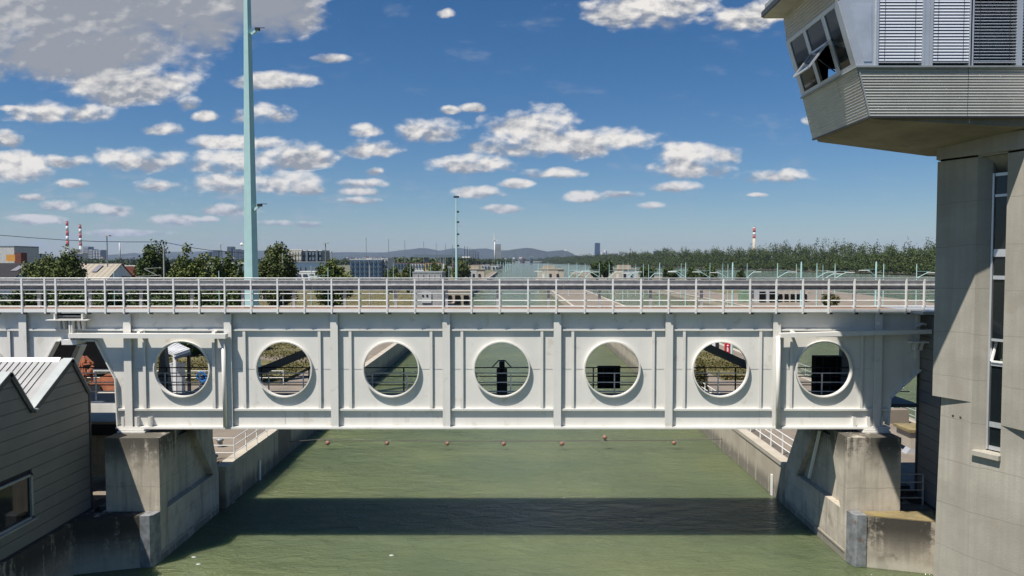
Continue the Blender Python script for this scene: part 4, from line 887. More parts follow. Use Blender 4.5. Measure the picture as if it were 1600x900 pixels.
for k, (a, b, t_, Y, lb) in enumerate(((0, 60, 444, 62, 'low hedge shrub behind the railing at the far left'), (55, 130, 442, 64, 'low hedge shrub behind the railing, second from left'), (125, 200, 444, 66, 'low hedge shrub behind the railing before the tan shed'), (190, 262, 442, 70, 'low hedge shrub under the tall dark tree'), (250, 330, 443, 66, 'low hedge shrub under the catenary mast'), (320, 384, 444, 68, 'low hedge shrub just left of the mint mast'))):
    tree_px(a-8, b+8, t_, Y, 6000, 40, .3, LEAF2, lb, name='hedge_shrub', z0=.0, group='shrubs behind the railing', tr=.06)
for k, (a, b, t_, Y, lb) in enumerate(((600, 628, 416, 190, 'small round tree before the white low sheds'), (628, 650, 413, 195, 'round green tree left of the long white shed roof'), (705, 736, 409, 330, 'bushy tree behind the slim mint mast'), (668, 690, 411, 300, 'green tree under the raised roadway'), (690, 704, 416, 290, 'small dark tree under the raised roadway'), (770, 790, 404, 1500, 'dark tree cluster right of the wind turbine'), (753, 768, 405, 1450, 'dark tree cluster left of the wind turbine'))):
    tree_px(a, b, t_, Y, 2600, 30, .42*Y/170 if Y < 400 else 2.2, LEAF2 if Y > 400 else LEAF1, lb, z0=.2, group='trees far down the left bank', tr=.3)
for k, (a, b, t_, Y, lb) in enumerate(((922, 944, 406, 330, 'dark round tree on the far mole, left one of the pair'), (938, 960, 407, 335, 'dark round tree on the far mole, right one of the pair'), (1000, 1024, 415, 300, 'bushy tree right of the rightmost gate house'), (1072, 1090, 416, 230, 'small tree left one of three by the outer basin'), (1094, 1122, 414, 235, 'wide small tree by the outer basin, middle one'), (1150, 1164, 422, 230, 'little round tree by the outer basin, right one'), (1034, 1060, 418, 280, 'low bush on the mole before the wood'))):
    tree_px(a, b, t_, Y, 3200, 34, .42*Y/170, LEAF2, lb, z0=.5, group='trees on the far moles', tr=.25)
for (x0, x1, t_, Y, lb) in ((1084, 1112, 566, 46, 'yellow green shrub on the quay, left edge of the sixth opening'), (1285, 1312, 457, 118, 'yellow green shrub on the outer quay behind the railing')):
    tree_px(x0, x1, t_, Y, 2600, 22, .14 if Y < 60 else .3, GRASSL, lb, name='shrub', z0=0, group='shrubs on the right quays', tr=.04)
# rough grass on banks
def grass(x0, x1, y0, y1, n, s, z, bias=1.6):
    u = RNG.uniform(0, 1, n)**bias; y = y0+(y1-y0)*u; x = RNG.uniform(x0, x1, n); pat = np.sin(x*.9+np.sin(y*.6)*2)+np.sin(y*.8+x*.3)+RNG.normal(0, .7, n)
    k = pat > -.6; return np.stack([x[k], y[k], np.full(k.sum(), z)+RNG.uniform(0, .22, k.sum())*(pat[k] > .6)+RNG.uniform(0, .08, k.sum())], 1)
props(quads(np.concatenate([grass(-48, -17, 51.2, 130, 90000, .2, Q+.06), grass(15.8, 19.7, 52, 100, 12000, .2, Q+.03), grass(-60, -17, 120, 230, 22000, .4, Q+.06)]), .17, GRASSL, 'rough_grass', None, 'stuff', .0), 'dry yellow green grass on the banks beside the lock', 'grass')
# the wood on the far right bank
def wood():
    C = []; Z = []
    bank = [(560, 300, 395), (480, 292, 470), (620, 302, 560), (313, 313, 688), (262, 262, 1000), (225, 225, 1500), (206, 206, 2400), (150, 150, 3600)]
    pts = [(310, 390), (296, 480), (302, 580), (305, 690), (256, 1000), (226, 1500), (205, 2400), (120, 3900)]
    for (a, b) in zip(pts, pts[1:]):
        L = sqrt((a[0]-b[0])**2+(a[1]-b[1])**2); sp_ = 8.5*max(1, (a[1]+b[1])/2/900); n = int(L/sp_)
        for k in range(n):
            f = (k+random.random())/n; bx_, by = a[0]+(b[0]-a[0])*f, a[1]+(b[1]-a[1])*f
            sc = max(1, by/1000)
            for row, (off, hh) in enumerate(((0, 9), (6, 16), (17, 24), (32, 29), (50, 31))):
                h = hh*random.uniform(.82, 1.16)*(1.0+.12*sin(by*.013+row)+.08*sin(by*.041+2*row)); w_ = random.uniform(13, 19)*sc**.5
                if by > 700: h *= 1+.14*min(1, (by-700)/800)
                P = crown_pts(w_, h*.92, .3, int(460/sc**.5), 30, 'round', smooth=True); P[:, 0] += bx_+(off+random.uniform(-3, 3))*sc**.5; P[:, 1] += by+random.uniform(-4, 4); P[:, 2] += .5
                C.append(P); Z.append(np.full(len(P), 1.35*sc**.7))
    return np.concatenate(C), np.concatenate(Z)
C_, Z_ = wood(); print('wood leaves', len(C_))
props(quads(C_, Z_, LEAFF, 'far_wood', None, 'stuff', .5), 'dense green riverside wood along the far right bank', 'wood')
# left far wooded strip
C = []; 
for k in range(520):
    px = random.uniform(-40, 800); Y = random.uniform(1300, 1900); top = random.uniform(403.5, 406.5)
    if px > 590: top = random.uniform(401, 405); Y = random.uniform(1000, 1400)
    if px > 735: Y = random.uniform(1500, 2050); top = random.uniform(403, 406)
    p = at(px, top, Y); P = crown_pts(random.uniform(18, 30), max(4, p[2]-Q), 0, 70, 10); P[:, 0] += p[0]; P[:, 1] += Y; P[:, 2] += Q; C.append(P)
props(quads(np.concatenate(C), 5.0, LEAFF, 'distant_tree_belt', None, 'stuff', .5), 'thin dark belt of trees along the left horizon', 'wood')
C = []
for k in range(260):
    px = random.uniform(775, 1100); Y = random.uniform(4200, 5600); P = crown_pts(60, random.uniform(16, 30), 0, 40, 10); p = at(px, 408, Y); P[:, 0] += p[0]; P[:, 1] += Y; C.append(P)
props(quads(np.concatenate(C), 12.0, LEAFF, 'far_shore_trees', None, 'stuff', .5), 'thin line of trees on the far river shore under the hills', 'wood')
# ================================================================== HILLS
def hills(prof, Y, depth, name):
    p = [at(a, b, Y) for a, b in prof]; xs = [q[0] for q in p]; zs_ = [q[2] for q in p]
    X = np.linspace(xs[0], xs[-1], 260); Zr = np.interp(X, xs, zs_); m = MB(); R = 12
    ns = np.cumsum(RNG.normal(0, 1, (R, 260)), 1); 
    for j in range(R):
        t = j/(R-1); s = sin(t*pi/2) if t < 1 else 1
        wob = ns[j]-np.convolve(np.pad(ns[j], 15, mode='edge'), np.ones(31)/31, 'valid')
        for i in range(260): m.v.append((X[i], Y-depth*(1-t), max(.3, (Zr[i])*(t**1.1)+(0 if j in (0, R-1) else wob[i]*3.5))))
    for j in range(R-1):
        for i in range(259): m.f.append((j*260+i, j*260+i+1, (j+1)*260+i+1, (j+1)*260+i))
    for i in range(260): m.v.append((X[i], Y+depth*.6, 0))
    for i in range(259): m.f.append(((R-1)*260+i, (R-1)*260+i+1, R*260+i+1, R*260+i))
    return m.build(name, HILL, None, True, 'structure')
hills([(-500, 404), (-100, 403), (150, 403), (185, 402), (198, 397), (210, 395), (222, 397), (232, 399), (262, 393.5), (300, 393), (400, 391), (450, 394), (500, 395), (540, 394), (600, 394.5), (625, 391), (642, 389.5), (656, 387.5), (668, 388), (688, 392), (700, 389), (716, 387), (735, 390), (745, 388.5), (760, 388), (775, 391), (800, 391), (840, 394), (900, 399), (930, 401), (980, 404), (1100, 406)], 9200, 2600, 'hills')
hills([(760, 407), (785, 393), (800, 390), (815, 388), (822, 387.3), (832, 388), (845, 391), (855, 393), (866, 391.8), (880, 390.8), (888, 393), (897, 398), (905, 403), (915, 407)], 7400, 1500, 'hills')
mt = thing('hill_chapel', 'tiny white building on the shoulder of the right hill', 'chapel', at(883, 391, 7300)); p = at(883, 391, 7300)
MB().box(p[0]-9, p[0]+9, 7290, 7310, p[2]-8, p[2]+5).build('hall', RAILW, mt); MB().box(p[0]+3, p[0]+8, 7292, 7300, p[2]+5, p[2]+12).build('turret', RAILW, mt)
# ================================================================== FAR BUILDINGS
CR = mat('far_cream', (.45, .40, .32), .8); GB = mat('far_grey_blue', (.12, .16, .20), .6); DG = mat('far_dark_glass', (.05, .075, .10), .35); WT = mat('far_white', (.62, .62, .60), .7)
CRY = mat('far_yellow', (.45, .36, .16), .8)
TAN = mat('tan_roof_sheet', (.33, .29, .22), .85, var=.08); BLKR = mat('black_roof_sheet', (.035, .034, .035), .9, spec=.1); REDW = mat('red_wall', (.22, .05, .035), .8); OCH = mat('ochre_banner', (.55, .27, .05), .7); BRW = mat('brown_cabin', (.14, .045, .03), .8); SKYL = mat('skylight', (.20, .19, .20), .5)
BLG = mat('blue_office', (.10, .16, .24), .4, .1); CHK = mat('facade_pale', (.45, .46, .46), .6)
def building(name, x0, x1, yt, yb, Y, d, m, label, rows=0, cols=0, wm=DG, cat='building', group=None, roof=None, margin=.2, z0=None):
    a = at(x0, yb, Y); b = at(x1, yt, Y); zb2 = z0 if z0 is not None else min(a[2], Q)
    o = thing(name, label, cat, ((a[0]+b[0])/2, Y, zb2), group)
    MB().box(a[0], b[0], Y, Y+d, zb2, b[2]).build('wall', m, o)
    MB().box(a[0]-.01*(b[0]-a[0]), b[0]+.01*(b[0]-a[0]), Y-.004*Y**.5, Y+d, b[2], b[2]+(b[2]-a[2])*.03+.1).build('roof', roof or m, o)
    if rows:
        zlo = max(a[2], zb2); ww = (b[0]-a[0])/cols; hh = (b[2]-zlo)/rows; e = .0012*Y+.02; wp = None
        for r in range(rows):
            for c in range(cols):
                xc = a[0]+(c+.5)*ww; zc = zlo+(r+.5)*hh
                if wp is None:
                    wp = MB().box(-ww*(.5-margin), ww*(.5-margin), -e, -.002, -hh*.28, hh*.28).build('window', wm); wp.parent = o; wp.location = (xc-o.location.x, 0, zc-o.location.z)
                else: share(wp, o, (xc-o.location.x, 0, zc-o.location.z))
    return o
# left foreground sheds
sh = thing('shed', 'long shed with black sheet roof and pale skylight, far left', 'shed', at(0, 430, 120))
A = at(-60, 411, 135); B = at(49, 411, 135); C2 = at(23, 434, 112); D = at(-80, 434, 112)
MB().add([A, B, C2, D, (A[0], A[1], A[2]-.2), (B[0], B[1], B[2]-.2), (C2[0], C2[1], C2[2]-.2), (D[0], D[1], D[2]-.2)], [(0, 1, 2, 3), (4, 7, 6, 5), (0, 4, 5, 1), (1, 5, 6, 2), (2, 6, 7, 3), (3, 7, 4, 0)]).build('roof', BLKR, sh)
MB().add([(C2[0]-.4, C2[1]+.5, Q), (C2[0]-.4, C2[1]+.5, C2[2]-.25), (B[0]-.4, B[1], B[2]-.25), (B[0]+1, B[1]+14, C2[2]-.5), (B[0]+1, B[1]+14, Q)], [(0, 1, 2, 3, 4)]).build('gable_wall', WT, sh)
MB().box(D[0], C2[0]-.42, 112.6, 113, Q, C2[2]-.3).build('wall', GB, sh)
k1_ = at(16, 424, 121); k2 = at(36, 415, 130); MB().add([(k1_[0], k1_[1], k1_[2]+.12), (k1_[0]+1.1, k1_[1], k1_[2]+.12), (k2[0]+.6, k2[1], k2[2]+.1), (k2[0]-.6, k2[1], k2[2]+.1)], [(0, 1, 2, 3)]).build('skylight', SKYL, sh)
sh = thing('shed', 'shed with tan sheet roof and white gable wall, left of the catenary mast', 'shed', at(165, 436, 120))
A = at(122, 412, 140); B = at(190, 412, 140); C2 = at(166, 438, 116); D = at(90, 438, 116); E = at(211, 437, 150)
MB().add([A, B, C2, D]+[(q_[0], q_[1], q_[2]-.2) for q_ in (A, B, C2, D)], [(0, 1, 2, 3), (4, 7, 6, 5), (0, 4, 5, 1), (1, 5, 6, 2), (2, 6, 7, 3), (3, 7, 4, 0)]).build('roof', TAN, sh)
for k in range(9):
    f = (k+.5)/9; u0 = Vector(A).lerp(Vector(B), f); u1 = Vector(D).lerp(Vector(C2), f); MB().bar((u0.x, u0.y, u0.z+.03), (u1.x, u1.y, u1.z+.01), .04).build('roof_batten', TAN, sh)
k1_ = at(142, 427, 126); k2 = at(158, 416, 136); MB().add([(k1_[0], k1_[1], k1_[2]+.3), (k1_[0]+1.0, k1_[1], k1_[2]+.3), (k2[0]+.5, k2[1], k2[2]+.3), (k2[0]-.5, k2[1], k2[2]+.3)], [(0, 1, 2, 3)]).build('skylight', SKYL, sh)
MB().add([(C2[0], C2[1], Q), (C2[0], C2[1], C2[2]-.2), (B[0], B[1], B[2]-.2), (E[0], E[1], E[2]), (E[0], E[1], Q)], [(0, 1, 2, 3, 4)]).build('gable_wall', WT, sh)
MB().bar((B[0], B[1], B[2]), (E[0], E[1], E[2]+.1), .25).build('verge_board', BRW, sh)
p = at(196, 432, 138); MB().box(p[0]-1.4, p[0]+1.4, 137, 138.5, p[2]-.2, p[2]).bar((p[0]-.7, 137.5, p[2]), (p[0]-.7, 137.5, p[2]+1.9), .14).build('outside_stair', DARKR, sh)
building('red_shed', 193, 226, 416, 430, 160, 10, REDW, 'low dark red building between the tan shed and tall tree', roof=WT)
building('white_hall', 385, 360, 411, 434, 170, 12, WT, 'pale low hall left of the mint mast behind shrubs') if False else building('white_hall', 325, 384, 412, 436, 190, 12, GB, 'pale low hall behind shrubs just left of the mint mast', roof=WT)
building('container_office', 0, 22, 386, 430, 230, 12, CHK, 'grey block with ochre banner at the far left', roof=GB); 
o = bpy.data.objects['container_office']; MB().box(at(0, 0, 229)[0], at(19, 0, 229)[0], 228.6, 229, at(0, 408, 229)[2], at(0, 398, 229)[2]).build('banner', OCH, o); MB().box(at(19.5, 0, 229)[0], at(29, 0, 229)[0], 227, 229.8, at(0, 430, 229)[2], at(0, 395, 229)[2]).build('side_cabin', BRW, o)
wp_ = thing('white_portal', 'white flat canopy on a thick post behind the railing, far left', 'canopy', at(10, 478, 72)); MB().box(at(-40, 0, 72)[0], at(24, 0, 72)[0], 72, 75, at(0, 446, 72)[2], at(0, 440, 72)[2]).build('roof', WT, wp_); MB().box(at(18, 0, 72)[0], at(24, 0, 72)[0], 72.05, 72.6, Q, at(0, 446.1, 72)[2]).build('post', WT, wp_); MB().box(at(24.5, 0, 73)[0], at(34, 0, 73)[0], 73, 75, Q, at(0, 446, 73)[2]).build('side_room', BLG, wp_)
# power station with twin chimneys
def chimney(x, yt, yb, Y, w, label, bands, name='chimney', mm=None):
    a = at(x, yb, Y); b = at(x, yt, Y); R_ = w/2/F*Y; o = thing(name, label, 'chimney', (a[0], Y, Q)); n = len(bands)
    zc = b[2]
    for k, (f, red) in enumerate(bands):
        z1 = zc; z0_ = zc-(b[2]-Q)*f; zc = z0_; r0 = R_*(1.35-.35*(z0_-Q)/(b[2]-Q)); r1 = R_*(1.35-.35*(z1-Q)/(b[2]-Q))
        MB().tube([(a[0], Y, z0_), (a[0], Y, z1)], r0, 14, r1).build('band' if k < n-1 else 'shaft', REDC if red else WT if k < n-1 else (mm or CHK), o, True)
    MB().tube([(a[0], Y, b[2]), (a[0], Y, b[2]+R_*.5)], R_*.85, 12).build('cap', DG, o); return o
REDC = mat('chimney_red', (.42, .07, .05), .7)
chimney(106, 346.5, 400, 2600, 3.6, 'tall red and white banded chimney, left one of the twins', [(.1, 1), (.12, 0), (.12, 1), (.12, 0), (.12, 1), (.42, 0)])
chimney(126.3, 351.5, 400, 2600, 3.4, 'tall red and white banded chimney, right one of the twins', [(.1, 1), (.12, 0), (.12, 1), (.12, 0), (.08, 1), (.46, 0)])
chimney(1178, 354.5, 400, 2300, 4.0, 'single pale chimney with two red bands rising behind the wood', [(.04, 0), (.11, 1), (.08, 0), (.08, 1), (.69, 0)], mm=CR)
chimney(187.5, 379, 406, 2400, 2.2, 'slim plain grey chimney between the tan shed and tall tree', [(1., 0)], mm=CHK)
building('boiler_house', 110, 118, 390, 408, 2500, 30, CR, 'small beige boiler block beside the left chimney', 4, 2)
building('boiler_house', 119, 129, 395, 408, 2450, 30, CR, 'beige turbine hall at the foot of the right chimney', 2, 3)
TOW = [(129.5, 138, 386, 'dark blue slab block right beside the twin chimneys', GB), (139, 145, 390, 'grey blue block, middle one of the slab group', GB), (145.5, 158, 391, 'wide grey blue block at the right of the slab group', GB), (30, 38, 400, 'faint low blue block near the left horizon', BLG), (54, 63, 397, 'faint block with a mast on the left horizon', BLG),
       (321, 328, 394, 'short blue tower, leftmost of those left of the mint mast', DG), (332, 341.5, 391.5, 'square blue tower, second left of the mint mast', DG), (355, 362, 386, 'tall slim blue tower left of the mint mast', DG), (364.5, 372, 390, 'blue tower, second nearest to the mint mast', DG), (373, 381, 391, 'blue tower hard against the mint mast', DG)]
for (a, b, t_, lb, m_) in TOW: building('apartment_tower', a, b, t_, 408, 3000, 40, m_, lb, 7, 3, CHK if m_ is GB else GB)
def cyl_tower():
    a = at(929.5, 404, 5200); b = at(937.5, 380, 5200); o = thing('glass_skyscraper', 'tall dark blue glass skyscraper right of the hills', 'skyscraper', ((a[0]+b[0])/2, 5200, 0)); R_ = (b[0]-a[0])/2
    nf = 22
    for k in range(nf):
        z0_ = b[2]*k/nf; z1 = b[2]*(k+.86)/nf; MB().box(a[0], b[0], 5190, 5230, z0_, z1).build('storey', DGL, o)
    MB().box(a[0]+3, b[0]-3, 5195, 5225, 0, b[2]+3).build('core', DG, o)
DGL = mat('deep_blue_glass', (.03, .06, .11), .2)
cyl_tower()
for (a, b, t_, lb, m_, c_) in ((941, 945, 394, 'white stepped tower just right of the glass skyscraper', WT, 2), (945.5, 948.5, 391, 'tallest white spire tower right of the glass skyscraper', WT, 1), (953, 957, 396, 'pale grey tower in the distant cluster', CHK, 1), (958.5, 966, 395.5, 'wide pale slab in the distant cluster', CHK, 3), (975.5, 985, 394.5, 'white slab with antenna beside it on the horizon', WT, 3), (986.5, 989, 391, 'thin pale tower right of the white slab', CHK, 1), (994, 1006, 398.5, 'low white slab on the horizon left of the wood', WT, 4), (1022.5, 1034, 392.5, 'wide blue topped block above the wood', BLG, 4)):
    building('distant_tower', a, b, t_, 408, 4600, 50, m_, lb, 6, c_, GB)
sp2 = thing('antenna_mast', 'thin dark antenna above the white slab on the horizon', 'antenna', at(985, 400, 4500)); p = at(985, 386, 4500); q_ = at(985, 400, 4500); MB().tube([(p[0], 4500, 0), p], 2.2, 6, .8).build('mast', DG, sp2); MB().box(p[0]-5, p[0]+5, 4495, 4505, at(0, 391, 4500)[2], at(0, 389.5, 4500)[2]).build('platform', DG, sp2)
# offices behind the left bank
o = building('office_block', 450, 471.5, 391, 425, 330, 14, CR, 'big beige and dark office block right of the round tree', 4, 5, CHK, roof=WT)
bb_ = building('office_wing', 471.5, 503, 392, 425, 331, 14, DG, 'dark glazed wing of the big beige office block', 4, 6, GB, roof=WT)
for px in (480, 495.5): x = at(px, 400, 330.6)[0]; MB().box(x-.35, x+.35, 330.0, 330.8, Q, at(0, 391, 330)[2]).build('pilaster', GB, bb_)
building('depot_hall', 448, 510, 410, 440, 300, 12, BLG, 'long blue grey hall below the beige office block', 1, 8, GB, roof=ZINC)
building('depot_hall', 462, 492, 425, 440, 230, 10, WT, 'white low hall before the blue grey hall', 1, 3, DG)
building('glass_office', 547, 597, 406, 436, 260, 16, BLG, 'blue glass office block with ribbon windows', 4, 7, DG, roof=CHK)
building('glass_office', 596, 606, 405, 436, 262, 16, CHK, 'pale end wing of the blue glass office', 4, 2, DG)
building('glass_office', 566, 596, 403.5, 407, 270, 10, CHK, 'pale penthouse storey on the blue glass office', 1, 8, DG)
building('signal_cabin', 402, 411, 415, 434, 160, 4, CR, 'small cream cabin right beside the mint mast')
building('low_shed', 645, 690.5, 427, 482, 138, 7, mat('weathered_render', (.33, .33, .33), .85, var=.15, streak=.4), 'white low building with two dark vents behind the railing', roof=ZINC)
o = bpy.data.objects['low_shed']
for px in (661, 667.5): p = at(px, 462, 137.9); MB().box(p[0]-.17, p[0]+.17, 137.7, 137.95, p[2]-.17, p[2]+.17).build('vent', DARK, o)
MB().box(at(657, 0, 137.9)[0], at(672, 0, 137.9)[0], 137.8, 137.96, at(0, 473, 137.9)[2], at(0, 456, 137.9)[2]).build('door', CHK, o)
for k in range(5): x = lerp(at(646, 0, 137.9)[0], at(690, 0, 137.9)[0], (k+.5)/5); MB().box(x-.03, x+.03, 137.85, 137.99, at(0, 436, 138)[2], at(0, 427.5, 138)[2]).build('wall_rib', CHK, o)
building('machine_house', 695, 735, 456, 480, 150, 4, CONCW, 'dark concrete machine pit wall behind the railing left of centre', 1, 3, DARK)
building('machine_house', 1183, 1215, 449, 478, 150, 6, CHK, 'pale lock machine house on the outer quay, left one', 1, 2, DARK)
building('machine_house', 1214, 1262, 453, 478, 152, 6, CR, 'long cream machine house with small windows on the outer quay', 1, 5, DARK)
building('transformer_box', 1160, 1171, 456, 472, 150, 3, mat('green_box', (.18, .28, .17), .6), 'small green cabinet on the outer quay')
# gate houses at the far lock head
def gatehouse(x0, x1, u0, u1, yt, yu, m1, m2, label, split):
    Y = 345; a = at(x0, yt, Y); b = at(x1, yt, Y); o = thing('gate_house', label, 'gate house', ((a[0]+b[0])/2, Y, Q), 'gate houses at the far lock head')
    s = at(split, yt, Y)[0]
    MB().box(a[0], s, Y, Y+9, Q, a[2]).build('main_block', m1, o); MB().box(s+.01, b[0], Y+.15, Y+9, Q, a[2]-.02).build('side_block', m2, o)
    MB().box(at(u0, yu, Y)[0], at(u1, yu, Y)[0], Y+1, Y+7, a[2], at(u0, yu, Y)[2]).build('upper_block', CONCW, o)
    MB().box(a[0]-.2, b[0]+.2, Y-.2, Y+9.2, a[2]-.0, a[2]+.25).build('parapet', COPE, o)
    for k in range(3):
        x = lerp(a[0], b[0], .2+.28*k); MB().box(x-.6, x+.6, Y-.06, Y-.005, Q+.3, Q+2.6).build('door', DARKR if k else WT, o)
    return o
gatehouse(724.5, 757, 728, 748, 421, 414.5, CHK, CR, 'grey and beige gate house left of the near lock chamber', 745)
gatehouse(841, 881, 849, 867, 421, 414.5, CR, CR, 'beige gate house on the centre quay at the far lock head', 872)
gatehouse(957, 997, 967, 986, 421, 414, CR, CHK, 'beige and grey gate house right of the second chamber', 975)
# raised roadway
rb = thing('raised_roadway', 'concrete raised roadway on white columns before the hills', 'bridge', at(690, 400, 620))
p = lambda x, y_: at(x, y_, 620)
MB().box(p(647, 400)[0], p(722, 400)[0], 620, 632, p(0, 402.2)[2], p(0, 399)[2]).build('deck', GB, rb); MB().box(p(722, 400)[0], p(735, 400)[0], 620, 632, p(0, 403)[2], p(0, 400.5)[2]).build('deck_end', WT, rb)
for x_, w_ in ((664, 2.2), (686, 1.2), (691, 1.2), (708, 1), (725, 1.4)): MB().box(p(x_-w_, 0)[0], p(x_+w_, 0)[0], 622, 630, Q, p(0, 402.3)[2]).build('column', WT if x_ in (686, 691) else GB, rb)
for k in range(24): x_ = lerp(p(648, 0)[0], p(721, 0)[0], k/23); MB().box(x_-.25, x_+.25, 620, 620.4, p(0, 399)[2], p(0, 397.8)[2]).build('parapet_post', DG, rb)
# far river bridge
fbg = thing('river_bridge', 'long flat bridge crossing the river under the hills', 'bridge', at(850, 409, 3400)); p = lambda x, y_: at(x, y_, 3400)
MB().box(p(800, 0)[0], p(890, 0)[0], 3400, 3425, p(0, 409.8)[2], p(0, 408.6)[2]).build('deck', CHK, fbg)
for k in range(5): x_ = lerp(p(812, 0)[0], p(880, 0)[0], k/4); MB().box(x_-2, x_+2, 3405, 3420, 0, p(0, 409.8)[2]).build('column', CHK, fbg)
# patterned tower beside the turbine
o = building('patterned_tower', 773, 782.5, 382.5, 408, 2300, 20, GB, 'grey chequered apartment slab beside the wind turbine', 14, 7, CHK, margin=.12)
# town scatter on the horizon
tb = [WT, CR, CHK, GB, REDW]; tn = ['white', 'cream', 'pale grey', 'blue grey', 'dark red']
def near_(px): return 'left of the catenary mast' if px < 255 else 'behind the tall mast' if px < 440 else 'behind the glass office' if px < 620 else 'under the raised roadway' if px < 735 else 'beside the wind turbine' if px < 790 else 'under the river bridge'
seen_ = {}
for k in range(64):
    px = random.choice([random.uniform(130, 470), random.uniform(540, 640), random.uniform(700, 845), random.uniform(600, 760)]); Y = random.uniform(2300, 3600) if px < 600 or px > 780 else random.uniform(650, 900)
    hh = random.uniform(1.2, 3.2) if Y > 2000 else random.uniform(3, 7); ww = random.uniform(2, 6) if Y > 2000 else random.uniform(5, 12); yb_ = 408+(H-Q)*F/Y; 
    ci = random.randrange(5); key = (ci, near_(px)); seen_[key] = seen_.get(key, 0)+1
    building('town_house', px, px+ww, (404.5 if Y > 2000 else yb_)-hh, yb_, Y, 12, tb[ci], 'small %s far town building %s%s' % (tn[ci], near_(px), ('', ', second such', ', third such', ', fourth such', ', fifth such', ', sixth such', ', seventh such')[min(seen_[key]-1, 6)]), 1, 2, DG, 'building', 'far town buildings', roof=random.choice([REDW, CHK, GB]))
for (a, b, t_, m_, lb) in ((664, 690, 411, CRY, 'yellow building with red eaves under the raised roadway'), (708, 722, 412, REDW, 'red roofed house right of the slim mint mast'), (640, 662, 412, WT, 'white house with red roof left under the raised roadway'), (615, 640, 411, GB, 'grey works building before the dark wood')):
    building('town_house', a, b, t_, 419, 560, 10, m_, lb, 2, 5, DG, roof=REDW)
# ================================================================== MASTS, LAMPS, WIRES
def cam_arm(o, x, y, z, s=1):
    MB().bar((x, y, z-.25), (x+.45*s, y, z+.1), .16).build('bracket', MINT, o); MB().box(x+.28*s, x+.58*s, y-.12, y+.12, z+.02, z+.2).build('floodlight', DARKR, o); MB().bar((x+.4*s, y, z+.2), (x+.95*s, y, z+.2), .04).build('visor', DARKR, o)
Ym = 50.4; mx = at(391.5, 430, Ym)[0]
ms_ = thing('floodlight_mast', 'tall tapering mint green mast rising out of the picture', 'mast', (mx, Ym, Q)); zt_ = at(0, -80, Ym)[2]
w0, w1 = .44, .13; z0_ = Q
MB().add([(mx-w0, Ym-.3, z0_), (mx+w0*.62, Ym-.3, z0_), (mx+w0+.10, Ym+.35, z0_), (mx-w0, Ym+.5, z0_), (mx-w1, Ym-.12, zt_), (mx+w1*.5, Ym-.12, zt_), (mx+w1+.06, Ym+.15, zt_), (mx-w1, Ym+.2, zt_)],
         [(0, 1, 5, 4), (1, 2, 6, 5), (2, 3, 7, 6), (3, 0, 4, 7), (4, 5, 6, 7), (0, 3, 2, 1)]).build('shaft', MINT, ms_)
MB().box(mx-.8, mx+.8, Ym-.8, Ym+.8, Q, Q+.06).build('base_plate', CONP, ms_)
for py in (48, 323): cam_arm(ms_, mx+.3, Ym, at(0, py, Ym)[2])
MB().ball((mx-.6, Ym, at(0, 382, Ym)[2]), .13).build('sensor', RAILW, ms_)
def slim_mast(px, yt, yb, Y, lb):
    p = at(px, yt, Y); o = thing('slim_mast', lb, 'mast', (p[0], Y, Q)); w_ = 2.2/F*Y
    MB().tube([(p[0], Y, Q), p], w_, 8, w_*.45).build('shaft', MINT, o)
    MB().box(p[0]-.8, p[0]+.8, Y-.2, Y+.2, p[2], p[2]+.5).build('antenna_head', DARKR, o)
    for py in (331, 347, 366, 384): z_ = at(0, py, Y)[2]; MB().box(p[0]+w_*.5, p[0]+w_*.5+.6, Y-.3, Y+.3, z_-.25, z_+.25).build('floodlight', DARKR, o)
slim_mast(713, 309, 447, 210, 'slim mint green mast with side lights, left of centre')
# tall lamp posts and poles: (x, top, distance, kind)
def lamp(px, yt, Y, head, lb, group, m=POLE, wpx=1.3, name='lamp_post', gz=Q):
    p = at(px, yt, Y); o = thing(name, lb, 'lamp post', (p[0], Y, gz), group); w_ = wpx/2/F*Y
    MB().tube([(p[0], Y, gz), (p[0], Y, p[2])], w_*1.25, 6, w_*.8).build('pole', m, o)
    hw = (head or 1)/F*Y
    if head: MB().box(p[0]-hw, p[0]+hw, Y-.4, Y+.4, p[2]-hw*.1, p[2]+hw*.22).build('lamp_head', CHK if m is POLE else RAILW, o)
    return o
lamp(167, 368.5, 135, 5, 'tall lamp post with flat double head before the tan shed', 'tall lamps', wpx=1.8)
lamp(345, 381.5, 200, 3, 'lamp post among the blue towers left of the mint mast', 'tall lamps')
lamp(508.5, 380, 170, 4, 'tall lamp post with flat head right of the beige office', 'tall lamps', wpx=1.8)
lamp(518, 393, 120, 1, 'ribbed grey pole right beside the tall lamp post', 'tall lamps', m=CONP, wpx=2.4)
lamp(441.5, 396, 110, 0, 'plain grey pole before the round tree', 'tall lamps', m=CONP, wpx=2.6)
lamp(577.5, 405, 120, 4, 'grey pole with small lamps before the glass office', 'tall lamps', m=CONP, wpx=1.8)
for k, (px, yt) in enumerate(((572, 372), (607, 374), (632.5, 376), (662, 378), (681.5, 380), (696, 381), (707, 383))):
    lamp(px, yt, 420+k*90, 1.4, ('very tall thin motorway lamp, number %s in the receding row' % ('one', 'two', 'three', 'four', 'five', 'six', 'seven')[k]).replace('number one', 'leftmost').replace('number seven', 'last').replace('number ', 'the '), 'receding motorway lamps', wpx=.9)
for k, px in enumerate((726, 730.2, 734.2, 737.5, 740.3, 743, 745.5, 748)):
    lamp(px, 384.5+k*1.3, 380+k*60, 0, 'dark slender pole, %s of the receding row right of the slim mast' % ('nearest', 'second', 'third', 'fourth', 'fifth', 'sixth', 'seventh', 'last')[k], 'receding dark poles', m=DARKR, wpx=.9, name='slender_pole')
